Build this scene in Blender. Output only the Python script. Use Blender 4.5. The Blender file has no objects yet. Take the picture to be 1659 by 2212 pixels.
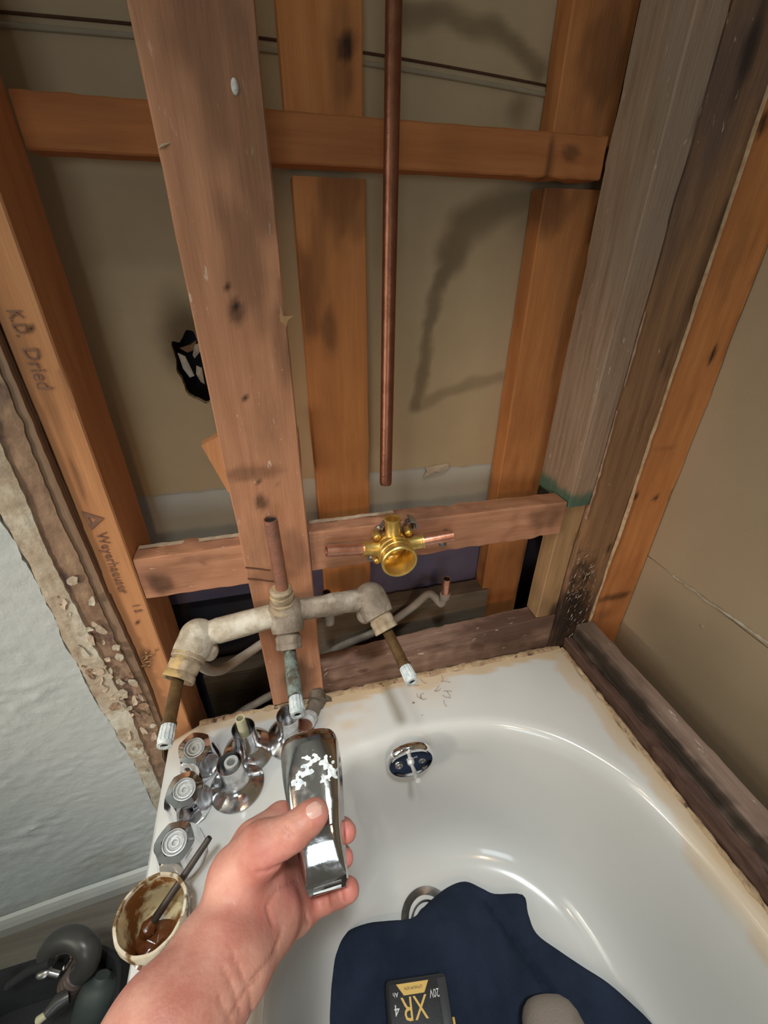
import bpy, bmesh, math, random
import numpy as np
from mathutils import Vector, Matrix, noise
random.seed(3)
C = bpy.context.scene.collection
PI = math.pi
# ------------------------------------------------------------------ camera
W, H, F = 1659, 2212, 937.093
CZ = 1.16
RT = np.array([0.96882579, -0.247651, 0.00675143])
DN = np.array([-0.11981738, -0.49223742, -0.86217522])
FW = np.array([0.21684186, 0.83448865, -0.5065652])
cd = bpy.data.cameras.new('camera'); cam = bpy.data.objects.new('camera', cd); C.objects.link(cam)
cd.sensor_fit = 'HORIZONTAL'; cd.sensor_width = 36.0; cd.lens = 36.0 * F / W
cd.clip_start = 0.01
cam.matrix_world = Matrix(((RT[0], -DN[0], -FW[0], 0), (RT[1], -DN[1], -FW[1], 0), (RT[2], -DN[2], -FW[2], CZ), (0, 0, 0, 1)))
bpy.context.scene.camera = cam
# ------------------------------------------------------------------ world, lights, exposure
sc = bpy.context.scene
sc.view_settings.view_transform = 'Standard'; sc.view_settings.look = 'None'
sc.view_settings.gamma = 1.0; sc.view_settings.use_curve_mapping = False
sc.view_settings.exposure = 0.0
w = bpy.data.worlds.new('world'); sc.world = w; w.use_nodes = True
w.node_tree.nodes['Background'].inputs[0].default_value = (0.6, 0.7, 0.9, 1)
w.node_tree.nodes['Background'].inputs[1].default_value = 0.15

def aim(o, src, dst):
    o.location = src
    o.rotation_euler = (Vector(dst) - Vector(src)).to_track_quat('-Z', 'Y').to_euler()

def spot(name, src, dst, energy, color, size, angle, blend):
    l = bpy.data.lights.new(name, 'SPOT'); l.energy = energy; l.color = color
    l.shadow_soft_size = size; l.spot_size = math.radians(angle); l.spot_blend = blend
    o = bpy.data.objects.new(name, l); C.objects.link(o); aim(o, src, dst); return o

def area(name, src, dst, energy, color, sx, sy):
    l = bpy.data.lights.new(name, 'AREA'); l.energy = energy; l.color = color
    l.shape = 'RECTANGLE'; l.size = sx; l.size_y = sy
    o = bpy.data.objects.new(name, l); C.objects.link(o); aim(o, src, dst); return o

spot('vanity_light', (-0.85, -0.12, 1.72), (0.12, 0.40, 0.50), 8, (1.0, 0.72, 0.50), 0.07, 66, 1.0)
spot('low_left_fill', (-0.95, -0.05, 0.95), (0.0, 0.5, 0.62), 15, (1.0, 0.86, 0.74), 0.07, 60, 1.0)  # added fill from low on the left; no known lamp there
spot('downlight', (-0.22, -0.22, 2.36), (0.02, 0.14, 0.0), 22, (0.92, 1.0, 0.88), 0.07, 66, 0.9)
spot('tub_fill_spot', (0.0, -0.3, 2.36), (0.1, 0.25, 0.0), 92, (0.90, 0.97, 1.0), 0.07, 40, 1.0)  # extra narrow overhead spot, added to balance the light levels
spot('front_fill_spot', (0.05, -0.9, 1.5), (0.10, 0.45, 0.5), 15, (1.0, 0.66, 0.36), 0.06, 50, 1.0)  # added warm fill from the front that lifts the lower wall
area('left_fill_area', (-1.45, -0.2, 1.35), (0.2, 0.4, 0.6), 5.8, (1.0, 1.0, 0.78), 0.7, 0.9)  # added soft fill from the left, no known opening behind it
area('front_fill_area', (-0.3, -1.3, 1.1), (0.1, 0.5, 0.7), 4.2, (0.85, 1.0, 1.1), 0.5, 0.5)  # added cool fill from behind the viewer; stands for no known door

# ------------------------------------------------------------------ pixel -> point on a plane of the real place
def ray(x, y): return RT * (x - W / 2) + DN * (y - H / 2) + FW * F
def at_y(x, y, Y): d = ray(x, y); r = d * Y / d[1]; r[2] += CZ; return Vector(r)
def at_x(x, y, X): d = ray(x, y); r = d * X / d[0]; r[2] += CZ; return Vector(r)
def at_z(x, y, Z): d = ray(x, y); r = d * (Z - CZ) / d[2]; r[2] += CZ; return Vector(r)
def at_d(x, y, D): r = ray(x, y) / F * D; r[2] += CZ; return Vector(r)

# ------------------------------------------------------------------ object helpers
WL = {}
def base_of(p): return WL.get(p.name, Vector((0, 0, 0))) if p else Vector((0, 0, 0))

def obj(name, bm, mat, parent=None, smooth=True, origin=None):
    off = base_of(parent)
    if parent is None and origin is not None: off = Vector(origin)
    me = bpy.data.meshes.new(name)
    if isinstance(bm, bmesh.types.BMesh):
        bmesh.ops.recalc_face_normals(bm, faces=bm.faces)
        if off.length > 0: bmesh.ops.translate(bm, verts=bm.verts, vec=-off)
        bm.to_mesh(me); bm.free()
    else:
        me = bm
    me.materials.append(mat)
    if smooth:
        me.polygons.foreach_set('use_smooth', [True] * len(me.polygons))
        try: me.set_sharp_from_angle(angle=math.radians(38))
        except Exception: pass
    o = bpy.data.objects.new(name, me); C.objects.link(o)
    if parent: o.parent = parent; WL[o.name] = off
    else: o.location = off; WL[o.name] = off
    return o

def empty(name, loc=(0, 0, 0), label=None, cat=None, group=None, kind=None):
    o = bpy.data.objects.new(name, None); C.objects.link(o); o.location = loc
    o.empty_display_size = 0.05
    WL[o.name] = Vector(loc); tag(o, label, cat, group, kind); return o

def tag(o, label=None, cat=None, group=None, kind=None):
    if label: o['label'] = label
    if cat: o['category'] = cat
    if group: o['group'] = group
    if kind: o['kind'] = kind
    return o

def frame(d):
    d = Vector(d).normalized()
    a = Vector((0, 0, 1)) if abs(d.z) < 0.9 else Vector((1, 0, 0))
    u = a.cross(d).normalized(); return u, d.cross(u), d

def revolve(bm, O, axis, prof, seg=32, rf=None, cap0=True, cap1=True, up=None):
    O = Vector(O); u, v, d = frame(axis)
    if up is not None:
        u = (Vector(up) - Vector(up).dot(d) * d).normalized(); v = d.cross(u)
    rings = []
    for (r, h) in prof:
        ring = []
        for i in range(seg):
            t = 2 * PI * i / seg
            rr = r * (rf(t, h) if rf else 1)
            ring.append(bm.verts.new(O + d * h + (u * math.cos(t) + v * math.sin(t)) * rr))
        rings.append(ring)
    for a, b in zip(rings, rings[1:]):
        for i in range(seg):
            bm.faces.new((a[i], a[(i + 1) % seg], b[(i + 1) % seg], b[i]))
    if cap0: bm.faces.new(list(reversed(rings[0])))
    if cap1: bm.faces.new(rings[-1])
    return rings

def catmull(P, n=8):
    P = [Vector(p) for p in P]; out = []
    Q = [P[0] * 2 - P[1]] + P + [P[-1] * 2 - P[-2]]
    for i in range(1, len(Q) - 2):
        for k in range(n):
            t = k / n
            a, b, c, d = Q[i - 1], Q[i], Q[i + 1], Q[i + 2]
            out.append(0.5 * ((2 * b) + (c - a) * t + (2 * a - 5 * b + 4 * c - d) * t * t + (3 * b - a - 3 * c + d) * t ** 3))
    out.append(P[-1]); return out

def tube(bm, pts, rad, seg=20, hollow=0.0, jit=0.0):
    pts = [Vector(p) for p in pts]; n = len(pts)
    R = rad if isinstance(rad, (list, tuple)) else [rad] * n
    rings = []; u = None
    for i, p in enumerate(pts):
        d = (pts[min(i + 1, n - 1)] - pts[max(i - 1, 0)]).normalized()
        if u is None: u = frame(d)[0]
        u = (u - u.dot(d) * d).normalized(); v = d.cross(u)
        rr = R[i]
        ring = []
        for k in range(seg):
            t = 2 * PI * k / seg; q = p + (u * math.cos(t) + v * math.sin(t)) * rr
            if jit: q += (q - p).normalized() * jit * noise.noise(q * 130)
            ring.append(bm.verts.new(q))
        rings.append(ring)
    for a, b in zip(rings, rings[1:]):
        for k in range(seg): bm.faces.new((a[k], a[(k + 1) % seg], b[(k + 1) % seg], b[k]))
    bm.faces.new(list(reversed(rings[0])))
    if hollow > 0:   # an open end with a wall thickness
        d = (pts[-1] - pts[-2]).normalized()
        prev = rings[-1]
        for (f, dep) in ((hollow, 0), (hollow, -0.03)):
            ring = [bm.verts.new(pts[-1] + (q.co - pts[-1]) * f + d * dep) if dep == 0 else bm.verts.new(q.co + d * dep) for q in prev]
            for k in range(seg): bm.faces.new((prev[k], prev[(k + 1) % seg], ring[(k + 1) % seg], ring[k]))
            prev = ring
        bm.faces.new(prev)
    else: bm.faces.new(rings[-1])

def ball(bm, c, r, sc3=(1, 1, 1), seg=24):
    g = bmesh.ops.create_uvsphere(bm, u_segments=seg, v_segments=seg // 2, radius=r)
    for v in g['verts']: v.co = Vector((v.co.x * sc3[0], v.co.y * sc3[1], v.co.z * sc3[2])) + Vector(c)

def box(bm, c, s, M=None):
    g = bmesh.ops.create_cube(bm, size=1.0)
    for v in g['verts']:
        q = Vector((v.co.x * s[0], v.co.y * s[1], v.co.z * s[2]))
        if M is not None: q = M @ q
        v.co = q + Vector(c)
    return g['verts']

def bevel(bm, off, seg=2):
    bmesh.ops.bevel(bm, geom=list(bm.edges), offset=off, segments=seg, affect='EDGES', profile=0.5)

def sm(x): x = max(0.0, min(1.0, x)); return x * x * (3 - 2 * x)
def nz(x, y, z): return noise.noise(Vector((x, y, z)))
def set_stain(o, fn, off=None, name='stain'):
    off = WL.get(o.name, Vector((0, 0, 0))) if off is None else off
    a = o.data.attributes.new(name, 'FLOAT', 'POINT')
    a.data.foreach_set('value', [max(0.0, min(1.0, fn(v.co + off))) for v in o.data.vertices])

# ------------------------------------------------------------------ materials
def pmat(name, base, c2=None, rough=0.5, metal=0.0, sc3=(1, 1, 1), ns=10.0, det=5.0, lo=0.35, hi=0.65, bump=0.0, bs=60.0, bsc=(1, 1, 1),
         stain=None, stain2=None, spec=0.5, coat=0.0, sss=0.0, sssc=None, c3=None, ns3=3.0, sc33=(1, 1, 1), lo3=0.5, hi3=0.6, r2=None, emit=None, fleck=None, fks=(1, 1, 1)):
    m = bpy.data.materials.new(name); m.use_nodes = True; N = m.node_tree.nodes; L = m.node_tree.links
    b = N['Principled BSDF']
    tc = N.new('ShaderNodeTexCoord'); inf = N.new('ShaderNodeObjectInfo')
    def noise_n(scv, s, d, seed=0):
        mp = N.new('ShaderNodeMapping'); mp.inputs['Scale'].default_value = scv; mp.inputs['Location'].default_value = (seed, seed * 1.7, seed * .3)
        L.new(tc.outputs['Object'], mp.inputs['Vector'])
        n = N.new('ShaderNodeTexNoise'); n.inputs['Scale'].default_value = s; n.inputs['Detail'].default_value = d
        n.inputs['Roughness'].default_value = 0.6
        L.new(mp.outputs[0], n.inputs['Vector']); return n
    col = None
    def mix(fac, A, B):
        x = N.new('ShaderNodeMix'); x.data_type = 'RGBA'
        if isinstance(fac, float): x.inputs[0].default_value = fac
        else: L.new(fac, x.inputs[0])
        for s, v in ((6, A), (7, B)):
            if isinstance(v, tuple): x.inputs[s].default_value = (*v, 1)
            else: L.new(v, x.inputs[s])
        return x.outputs[2]
    def ramp(src, lo, hi):
        r = N.new('ShaderNodeMapRange'); r.inputs['From Min'].default_value = lo; r.inputs['From Max'].default_value = hi
        L.new(src, r.inputs['Value']); return r.outputs[0]
    cur = tuple(base)
    if c2:
        n1 = noise_n(sc3, ns, det); f1 = ramp(n1.outputs['Fac'], lo, hi); cur = mix(f1, tuple(c2), tuple(base))
        if r2 is not None:
            mr = N.new('ShaderNodeMapRange'); mr.inputs['To Min'].default_value = r2; mr.inputs['To Max'].default_value = rough
            L.new(f1, mr.inputs['Value']); L.new(mr.outputs[0], b.inputs['Roughness'])
    if c3:
        n3 = noise_n(sc33, ns3, 6, 4.1); cur = mix(ramp(n3.outputs['Fac'], lo3, hi3), cur, tuple(c3))
    if fleck:
        n5 = noise_n(fks, fleck[1], 3, 7.7); n6 = noise_n((1, 1, 1), 9, 2, 3.3)
        mm = N.new('ShaderNodeMath'); mm.operation = 'MULTIPLY'; L.new(ramp(n5.outputs['Fac'], fleck[2], fleck[2] + .05), mm.inputs[0]); L.new(ramp(n6.outputs['Fac'], .42, .62), mm.inputs[1])
        cur = mix(mm.outputs[0], cur, tuple(fleck[0]))
    if stain:
        at = N.new('ShaderNodeAttribute'); at.attribute_name = 'stain'
        n4 = noise_n(sc3, ns * 1.6, 6, 2.2)
        ma = N.new('ShaderNodeMath'); ma.operation = 'MULTIPLY_ADD'; L.new(n4.outputs['Fac'], ma.inputs[0]); ma.inputs[1].default_value = 0.7; ma.inputs[2].default_value = 0.62
        mb = N.new('ShaderNodeMath'); mb.operation = 'MULTIPLY'; mb.use_clamp = True; L.new(ma.outputs[0], mb.inputs[0]); L.new(at.outputs['Fac'], mb.inputs[1])
        cur = mix(mb.outputs[0], cur, tuple(stain))
        if stain2:
            a2 = N.new('ShaderNodeAttribute'); a2.attribute_name = 'stain2'; cur = mix(a2.outputs['Fac'], cur, tuple(stain2))
    if isinstance(cur, tuple): b.inputs['Base Color'].default_value = (*cur, 1)
    else: L.new(cur, b.inputs['Base Color'])
    if r2 is None or not c2: b.inputs['Roughness'].default_value = rough
    b.inputs['Metallic'].default_value = metal
    b.inputs['Specular IOR Level'].default_value = spec
    b.inputs['Coat Weight'].default_value = coat
    if sss:
        b.inputs['Subsurface Weight'].default_value = sss; b.inputs['Subsurface Radius'].default_value = sssc or (1, .4, .25)
        b.inputs['Subsurface Scale'].default_value = 0.006
    if bump:
        n2 = noise_n(bsc, bs, 6, 1.3); bp = N.new('ShaderNodeBump'); bp.inputs['Strength'].default_value = min(1.0, bump)
        bp.inputs['Distance'].default_value = 0.002 * max(1.0, bump); L.new(n2.outputs['Fac'], bp.inputs['Height']); L.new(bp.outputs[0], b.inputs['Normal'])
    if emit: b.inputs['Emission Color'].default_value = (*emit[:3], 1); b.inputs['Emission Strength'].default_value = emit[3]
    return m

def wood(name, base, c2, axis, c3=None, fl=None, stain=(0.06, 0.03, 0.018), stain2=(0.02, 0.014, 0.012), rough=0.75, bump=0.35, lo3=.55, hi3=.75, ns=16):
    st = {'z': (5, 5, .35), 'x': (.35, 5, 5), 'y': (5, .35, 5)}[axis]
    fine = {'z': (1, 1, .06), 'x': (.06, 1, 1), 'y': (1, .06, 1)}[axis]
    return pmat(name, base, c2, rough, sc3=st, ns=ns, det=8, lo=.3, hi=.7, bump=bump, bs=340, bsc=fine, stain=stain, stain2=stain2,
                c3=c3, ns3=7, sc33={'z': (1, 1, .4), 'x': (.4, 1, 1), 'y': (1, .4, 1)}[axis], lo3=lo3, hi3=hi3, spec=.2, fleck=(fl, 150, .66) if fl else None, fks={'z': (1, 1, .3), 'x': (.3, 1, 1), 'y': (1, .3, 1)}[axis])

M = {}
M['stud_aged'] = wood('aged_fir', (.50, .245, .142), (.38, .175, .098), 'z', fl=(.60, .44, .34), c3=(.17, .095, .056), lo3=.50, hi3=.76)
M['stud_left'] = wood('stamped_fir', (.56, .27, .125), (.45, .20, .09), 'z')
M['stud_orange'] = wood('orange_fir', (.66, .275, .095), (.54, .20, .066), 'z', c3=(.42, .155, .055), lo3=.52, hi3=.74)
M['stud_grey'] = wood('weathered_fir', (.42, .285, .20), (.25, .155, .10), 'z', fl=(.58, .46, .36), c3=(.32, .235, .175), lo3=.5, hi3=.62, bump=.6, stain=(.075, .13, .09), ns=22)
M['stud_brown'] = wood('brown_fir', (.34, .18, .09), (.23, .12, .062), 'z', fl=(.55, .42, .30), c3=(.16, .10, .075), lo3=.46, hi3=.62, bump=.6)
M['stud_pale'] = wood('pale_fir', (.42, .255, .13), (.33, .19, .09), 'z')
M['block'] = wood('block_fir', (.50, .25, .15), (.36, .165, .092), 'x', fl=(.62, .46, .36), c3=(.24, .115, .075), lo3=.52, hi3=.66)
M['block_orange'] = wood('orange_block_fir', (.52, .20, .07), (.38, .135, .048), 'x')
M['beam'] = wood('dusty_fir', (.36, .225, .165), (.19, .11, .08), 'x', fl=(.58, .48, .40), c3=(.12, .065, .048), lo3=.44, hi3=.56, bump=.6)
M['ledger'] = wood('dusty_ledger_fir', (.36, .26, .21), (.24, .16, .125), 'y', fl=(.6, .52, .46), c3=(.16, .11, .085), lo3=.45, hi3=.6, bump=.6, stain=(.035, .026, .02))
M['rotten'] = wood('rotten_fir', (.14, .075, .055), (.07, .04, .03), 'y', bump=1.0)
M['kraft'] = pmat('kraft_paper', (.56, .42, .26), (.50, .37, .225), .85, ns=5, bump=.12, bs=220, stain=(.10, .062, .03), stain2=(.52, .48, .42), spec=.15)
M['gyp_grey'] = pmat('grey_drywall_paper', (.58, .55, .48), (.52, .49, .43), .85, ns=6, bump=.1, bs=200, spec=.15)
M['cavity_dark'] = pmat('shade_lining', (.035, .03, .04), (.02, .018, .024), .9, ns=8)  # near-black colour stands in for deep shade in the wall cavity
M['joint'] = pmat('joint_paper', (.42, .35, .24), (.36, .30, .20), .85, ns=20)
M['gyp_purple'] = pmat('lavender_drywall_paper', (.16, .13, .19), (.12, .10, .15), .85, ns=6, bump=.1, bs=200, spec=.15)
M['gyp_right'] = pmat('tan_drywall_paper', (.44, .335, .225), (.40, .30, .195), .7, ns=3, bump=.15, bs=160, spec=.25, stain=(.20, .145, .085))
M['paper_torn'] = pmat('torn_paper', (.62, .50, .38), (.45, .34, .25), .9, ns=30, bump=.6)
M['paint'] = pmat('grey_wall_paint', (.55, .58, .58), (.51, .545, .545), .40, ns=4, bump=1.1, bs=52, spec=.35)
M['plaster'] = pmat('joint_compound', (.52, .46, .36), (.36, .27, .19), .9, ns=34, det=8, bump=1.5, bs=70, c3=(.60, .57, .48), ns3=18, lo3=.5, hi3=.62)
M['plaster_brown'] = pmat('torn_wallboard_core', (.36, .24, .155), (.20, .115, .075), .9, ns=22, det=8, bump=1.6, bs=60, c3=(.13, .08, .07), ns3=26, lo3=.56, hi3=.66, sc33=(1, 1, .5))
M['torn_wood'] = pmat('torn_wood_fringe', (.46, .29, .20), (.28, .16, .11), .85, ns=70, bump=1)
M['strip'] = wood('lath_wood', (.30, .20, .135), (.20, .125, .08), 'z')
M['strip_dark'] = wood('dark_brown_grain', (.12, .055, .032), (.08, .036, .02), 'z')
M['tub'] = pmat('white_enamel', (.60, .595, .575), (.57, .565, .545), .16, ns=3, coat=.3, stain=(.56, .40, .235), stain2=(.11, .06, .04), spec=.5, bump=.02, bs=30)
M['caulk'] = pmat('old_caulk', (.52, .38, .23), (.30, .18, .10), .85, ns=60, det=8, bump=1.2, bs=160, c3=(.10, .055, .04), ns3=70, lo3=.58, hi3=.66)
M['chrome'] = pmat('chrome', (.86, .86, .88), (.72, .72, .75), .04, 1.0, ns=26, det=6, lo=.36, hi=.50, r2=.12)
M['chrome_worn'] = pmat('worn_chrome', (.70, .70, .72), (.46, .46, .47), .12, 1.0, ns=50, det=8, lo=.34, hi=.56, r2=.36, bump=.08, bs=150)
M['chrome_spout'] = pmat('spout_chrome', (.52, .50, .49), (.34, .31, .30), .08, 1.0, ns=46, det=8, lo=.32, hi=.52, r2=.26, bump=.04, bs=200, stain=(.75, .8, .82))
M['chalk'] = pmat('limescale', (.66, .70, .70), (.42, .47, .47), .8, ns=90, bump=.8, bs=200)
M['zinc'] = pmat('zinc_rings', (.62, .63, .62), (.45, .45, .44), .45, .4, ns=60, bump=.4, bs=200)
M['brass'] = pmat('brass', (.84, .62, .22), (.66, .44, .12), .34, .88, ns=70, bump=.1, bs=200)
M['copper'] = pmat('copper', (.86, .46, .34), (.66, .29, .19), .34, .9, ns=60, bump=.1, bs=200)
M['copper_old'] = pmat('aged_copper', (.30, .125, .075), (.22, .085, .05), .38, .85, ns=40, bump=.25, bs=160)
M['copper_up'] = pmat('dull_copper', (.42, .19, .125), (.28, .14, .10), .5, .55, ns=50, bump=.5, bs=160)
M['old_brass'] = pmat('corroded_brass', (.29, .24, .19), (.16, .125, .095), .7, .12, ns=38, det=8, bump=1.2, bs=110, c3=(.42, .37, .31), ns3=22, lo3=.54, hi3=.68)
M['old_brass_pale'] = pmat('pale_corroded_brass', (.50, .44, .34), (.32, .26, .19), .7, .08, ns=38, det=8, bump=1.2, bs=110, c3=(.62, .58, .50), ns3=20, lo3=.48, hi3=.62)
M['bonnet_rim'] = pmat('worn_brass_rim', (.42, .30, .15), (.22, .15, .08), .5, .5, ns=40, bump=.9, bs=110)
M['stub_brass'] = pmat('dark_corroded_brass', (.20, .16, .12), (.11, .08, .055), .7, .15, ns=44, det=8, bump=1.0, bs=110)
M['bonnet'] = pmat('grimy_brass_bonnet', (.42, .34, .24), (.26, .19, .12), .6, .2, ns=44, det=8, bump=1.0, bs=110, c3=(.48, .33, .14), ns3=30, lo3=.56, hi3=.66)
M['stem_brown'] = pmat('brown_brass_stem', (.20, .125, .055), (.12, .07, .032), .4, .6, ns=50, bump=.4, bs=120)
M['stem_green'] = pmat('verdigris_stem', (.24, .30, .27), (.10, .085, .06), .6, .2, ns=60, det=8, bump=.8, bs=120, lo=.4, hi=.55)
M['hole'] = pmat('bore_shade', (.012, .01, .009), rough=.9)  # near-black colour in place of the shade inside open bores
M['pipe_grey'] = pmat('dusty_copper_pipe', (.36, .31, .26), (.24, .20, .165), .75, .1, ns=30, bump=.5, bs=120)
M['tape'] = pmat('thread_tape', (.72, .71, .69), (.5, .48, .45), .7, ns=90, bump=1.2, bs=250)
M['steel'] = pmat('galvanized_steel', (.45, .43, .42), (.25, .23, .22), .35, .9, ns=60)
M['sleeve'] = pmat('ivory_plastic_sleeve', (.60, .56, .38), (.48, .43, .28), .5, ns=60)
M['skin'] = pmat('skin', (.54, .27, .205), (.43, .16, .118), .48, ns=34, det=8, lo=.36, hi=.62, bump=.25, bs=330, sss=.25, stain=(.34, .12, .09), stain2=(.60, .19, .17), spec=.4)
M['nail'] = pmat('nail', (.62, .36, .30), rough=.3, spec=.5, sss=.2)
M['navy'] = pmat('navy_cloth', (.020, .028, .050), (.014, .020, .035), .95, ns=16, bump=.5, bs=420, spec=.12)
M['suede'] = pmat('brown_suede', (.20, .165, .135), (.13, .105, .085), .9, ns=12, bump=.5, bs=300, c3=(.24, .20, .17), ns3=9, lo3=.5, hi3=.6, spec=.15)
M['black'] = pmat('black_plastic', (.018, .018, .021), (.012, .012, .014), .5, ns=40, bump=.15, bs=300)
M['black2'] = pmat('dark_grey_plastic', (.035, .036, .04), rough=.45)
M['yellow'] = pmat('yellow_print', (.62, .40, .10), rough=.5)
M['white_print'] = pmat('white_print', (.6, .6, .6), rough=.5)
M['ink'] = pmat('stamp_ink', (.17, .085, .06), (.24, .12, .07), .8, ns=120)
M['jar'] = pmat('white_plastic_jar', (.62, .58, .48), (.50, .40, .28), .4, ns=40, c3=(.16, .085, .03), ns3=42, lo3=.54, hi3=.60, bump=.5, bs=80)
M['jar_in'] = pmat('jar_inside', (.64, .52, .30), (.19, .07, .018), .18, ns=24, det=6, lo=.42, hi=.52, coat=.5, bump=.3, bs=60)
M['paste'] = pmat('brown_flux', (.085, .022, .008), (.15, .05, .015), .08, ns=60, bump=1.0, bs=60, coat=.6)
M['stick'] = pmat('dark_brush_handle', (.045, .032, .025), (.028, .02, .016), .5, ns=60)
M['baseboard'] = pmat('white_trim_paint', (.52, .53, .52), rough=.4)
M['vinyl'] = pmat('vinyl_plank', (.20, .17, .14), (.11, .095, .08), .45, sc3=(.3, 4, 1), ns=9, det=6)
M['bag'] = pmat('black_nylon', (.02, .02, .022), (.013, .013, .015), .85, ns=20, bump=.6, bs=300)
M['rubber_grey'] = pmat('dark_grey_rubber', (.045, .043, .04), rough=.35)
M['hose_brown'] = pmat('brown_ribbed_plastic', (.10, .07, .06), rough=.4)
M['bottle_green'] = pmat('dark_green_nylon', (.035, .045, .042), rough=.6)
M['plain_wall'] = pmat('room_wall_paint', (.74, .74, .72), rough=.6)
M['ceiling'] = pmat('ceiling_paint', (.78, .77, .74), rough=.8)
M['frame_white'] = pmat('added_frame_paint', (.7, .7, .7), rough=.4)
M['pane_glow'] = pmat('added_pane_glow', (.6, .65, .7), rough=.3, emit=(.8, .9, 1.0, 1.2))  # emissive pane of the added window

# ------------------------------------------------------------------ structure
FY = 0.528          # front plane of the wet wall framing
RIM = 0.463         # tub rim height
BX0, BX1 = -0.237, 0.523

def board(name, lo, hi, mat, parent, lo2=None, step=0.006, jag=0.0006, stains_and_shade=(), rot=None, label=None, rnd=.0018, axis='z'):
    """one length of timber: lo/hi corners; lo2 = (x0,x1,y0,y1) section at the far end when it differs"""
    ax = {'x': 0, 'y': 1, 'z': 2}[axis]; o1, o2 = [i for i in range(3) if i != ax]
    L = hi[ax] - lo[ax]; n = max(2, int(L / step)); bm = bmesh.new()
    s0 = (lo[o1], hi[o1], lo[o2], hi[o2]); s1 = lo2 or s0
    rings = []
    for i in range(n + 1):
        t = i / n; s = [a + (b - a) * t for a, b in zip(s0, s1)]
        pts = []; wA, wB = s[1] - s[0], s[3] - s[2]
        kA, kB = max(2, int(wA / step)), max(2, int(wB / step))
        if i == 0: KA, KB = kA, kB
        kA, kB = KA, KB
        def line(a, b, k): return [(a[0] + (b[0] - a[0]) * j / k, a[1] + (b[1] - a[1]) * j / k) for j in range(k)]
        r = rnd
        pts += [(s[0], s[2] + r)] + [(s[0] + r, s[2])] + line((s[0] + 2 * r, s[2]), (s[1] - 2 * r, s[2]), kA) + [(s[1] - r, s[2]), (s[1], s[2] + r)]
        pts += line((s[1], s[2] + 2 * r), (s[1], s[3] - 2 * r), kB) + [(s[1], s[3] - r), (s[1] - r, s[3])]
        pts += line((s[1] - 2 * r, s[3]), (s[0] + 2 * r, s[3]), max(2, kA // 3) if False else kA) + [(s[0] + r, s[3]), (s[0], s[3] - r)]
        pts += line((s[0], s[3] - 2 * r), (s[0], s[2] + 2 * r), kB)
        ring = []
        for (a, b) in pts:
            p = [0, 0, 0]; p[ax] = lo[ax] + L * t; p[o1] = a; p[o2] = b
            q = Vector(p); e = jag * (1 + 2 * (abs(nz(q.x * 9, q.y * 9, q.z * 9)) > .35))
            cx_, cy_ = (s[0] + s[1]) / 2, (s[2] + s[3]) / 2
            q2 = Vector(p); dv = Vector((0, 0, 0)); dv[o1] = (a - cx_) / wA; dv[o2] = (b - cy_) / wB
            k_ = nz(q.x * 45 + (lo[0] * 31), q.y * 45, q.z * 45) if axis != 'z' else nz(q.x * 90 + lo[0] * 31, q.y * 90, q.z * 14)
            q2 += dv * 2 * e * k_
            ring.append(bm.verts.new(q2))
        rings.append(ring)
    m = len(rings[0])
    for a, b in zip(rings, rings[1:]):
        for k in range(m): bm.faces.new((a[k], a[(k + 1) % m], b[(k + 1) % m], b[k]))
    bm.faces.new(rings[0]); bm.faces.new(list(reversed(rings[-1])))
    if rot is not None:
        c = (Vector(lo) + Vector(hi)) / 2
        bmesh.ops.rotate(bm, verts=bm.verts, cent=c, matrix=rot)
    o = obj(name, bm, mat, parent)
    if label: o['label'] = label
    def fn(p, which):
        v = 0
        for s in stains_and_shade:
            if s[0] != which: continue
            c, r3, st = Vector(s[1]), s[2], s[3]
            d = math.sqrt(sum(((p[i] - c[i]) / r3[i]) ** 2 for i in range(3)))
            d += .35 * nz(p.x * 60, p.y * 60, p.z * 35)
            v = max(v, st * sm((1 - d) * 1.6))
        return v
    if stains_and_shade:
        set_stain(o, lambda p: fn(p, 0))
        if any(s[0] == 1 for s in stains_and_shade): set_stain(o, lambda p: fn(p, 1), name='stain2')
    return o

def kn(px, py, r, st=.8, rz=1.6, Y=FY, w=0): return (w, at_y(px, py, Y), (r, .05, r * rz), st)

wall_back = empty('wall_back', (0, .60, 0), kind='structure')
wall_right = empty('wall_right', (.664, 0, 0), kind='structure')
TOP = 1.62
# central flat board
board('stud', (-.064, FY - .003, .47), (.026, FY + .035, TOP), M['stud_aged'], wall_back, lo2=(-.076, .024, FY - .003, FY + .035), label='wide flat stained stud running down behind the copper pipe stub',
      stains_and_shade=[kn(513, 672, .012, .9), kn(565, 1085, .011, .8), kn(500, 190, .02, .4, 4), kn(488, 618, .004, 1.), kn(528, 858, .003, 1., 1, w=1), kn(561, 1041, .003, 1., 1, w=1), kn(597, 1040, .003, 1., 1, w=1),
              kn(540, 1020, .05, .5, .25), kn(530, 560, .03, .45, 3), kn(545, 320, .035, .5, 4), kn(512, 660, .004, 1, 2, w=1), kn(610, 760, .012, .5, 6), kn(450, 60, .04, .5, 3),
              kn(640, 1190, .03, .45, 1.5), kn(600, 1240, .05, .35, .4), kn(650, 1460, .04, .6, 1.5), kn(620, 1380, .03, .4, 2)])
# left stamped stud
lst = board('stud', (-.2455, FY, .10), (-.2065, .62, TOP), M['stud_left'], wall_back, label='orange stud at the left with dark stamped lettering down its face',
      stains_and_shade=[kn(68, 711, .003, 1, 1.2, w=1), kn(220, 1067, .003, 1, 1.5, w=1), kn(298, 1343, .003, 1, 1, w=1), kn(110, 880, .006, .35, 14), kn(170, 1040, .005, .5, 10), kn(320, 1420, .012, .5, 3), kn(70, 800, .006, .3, 14)])
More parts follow.
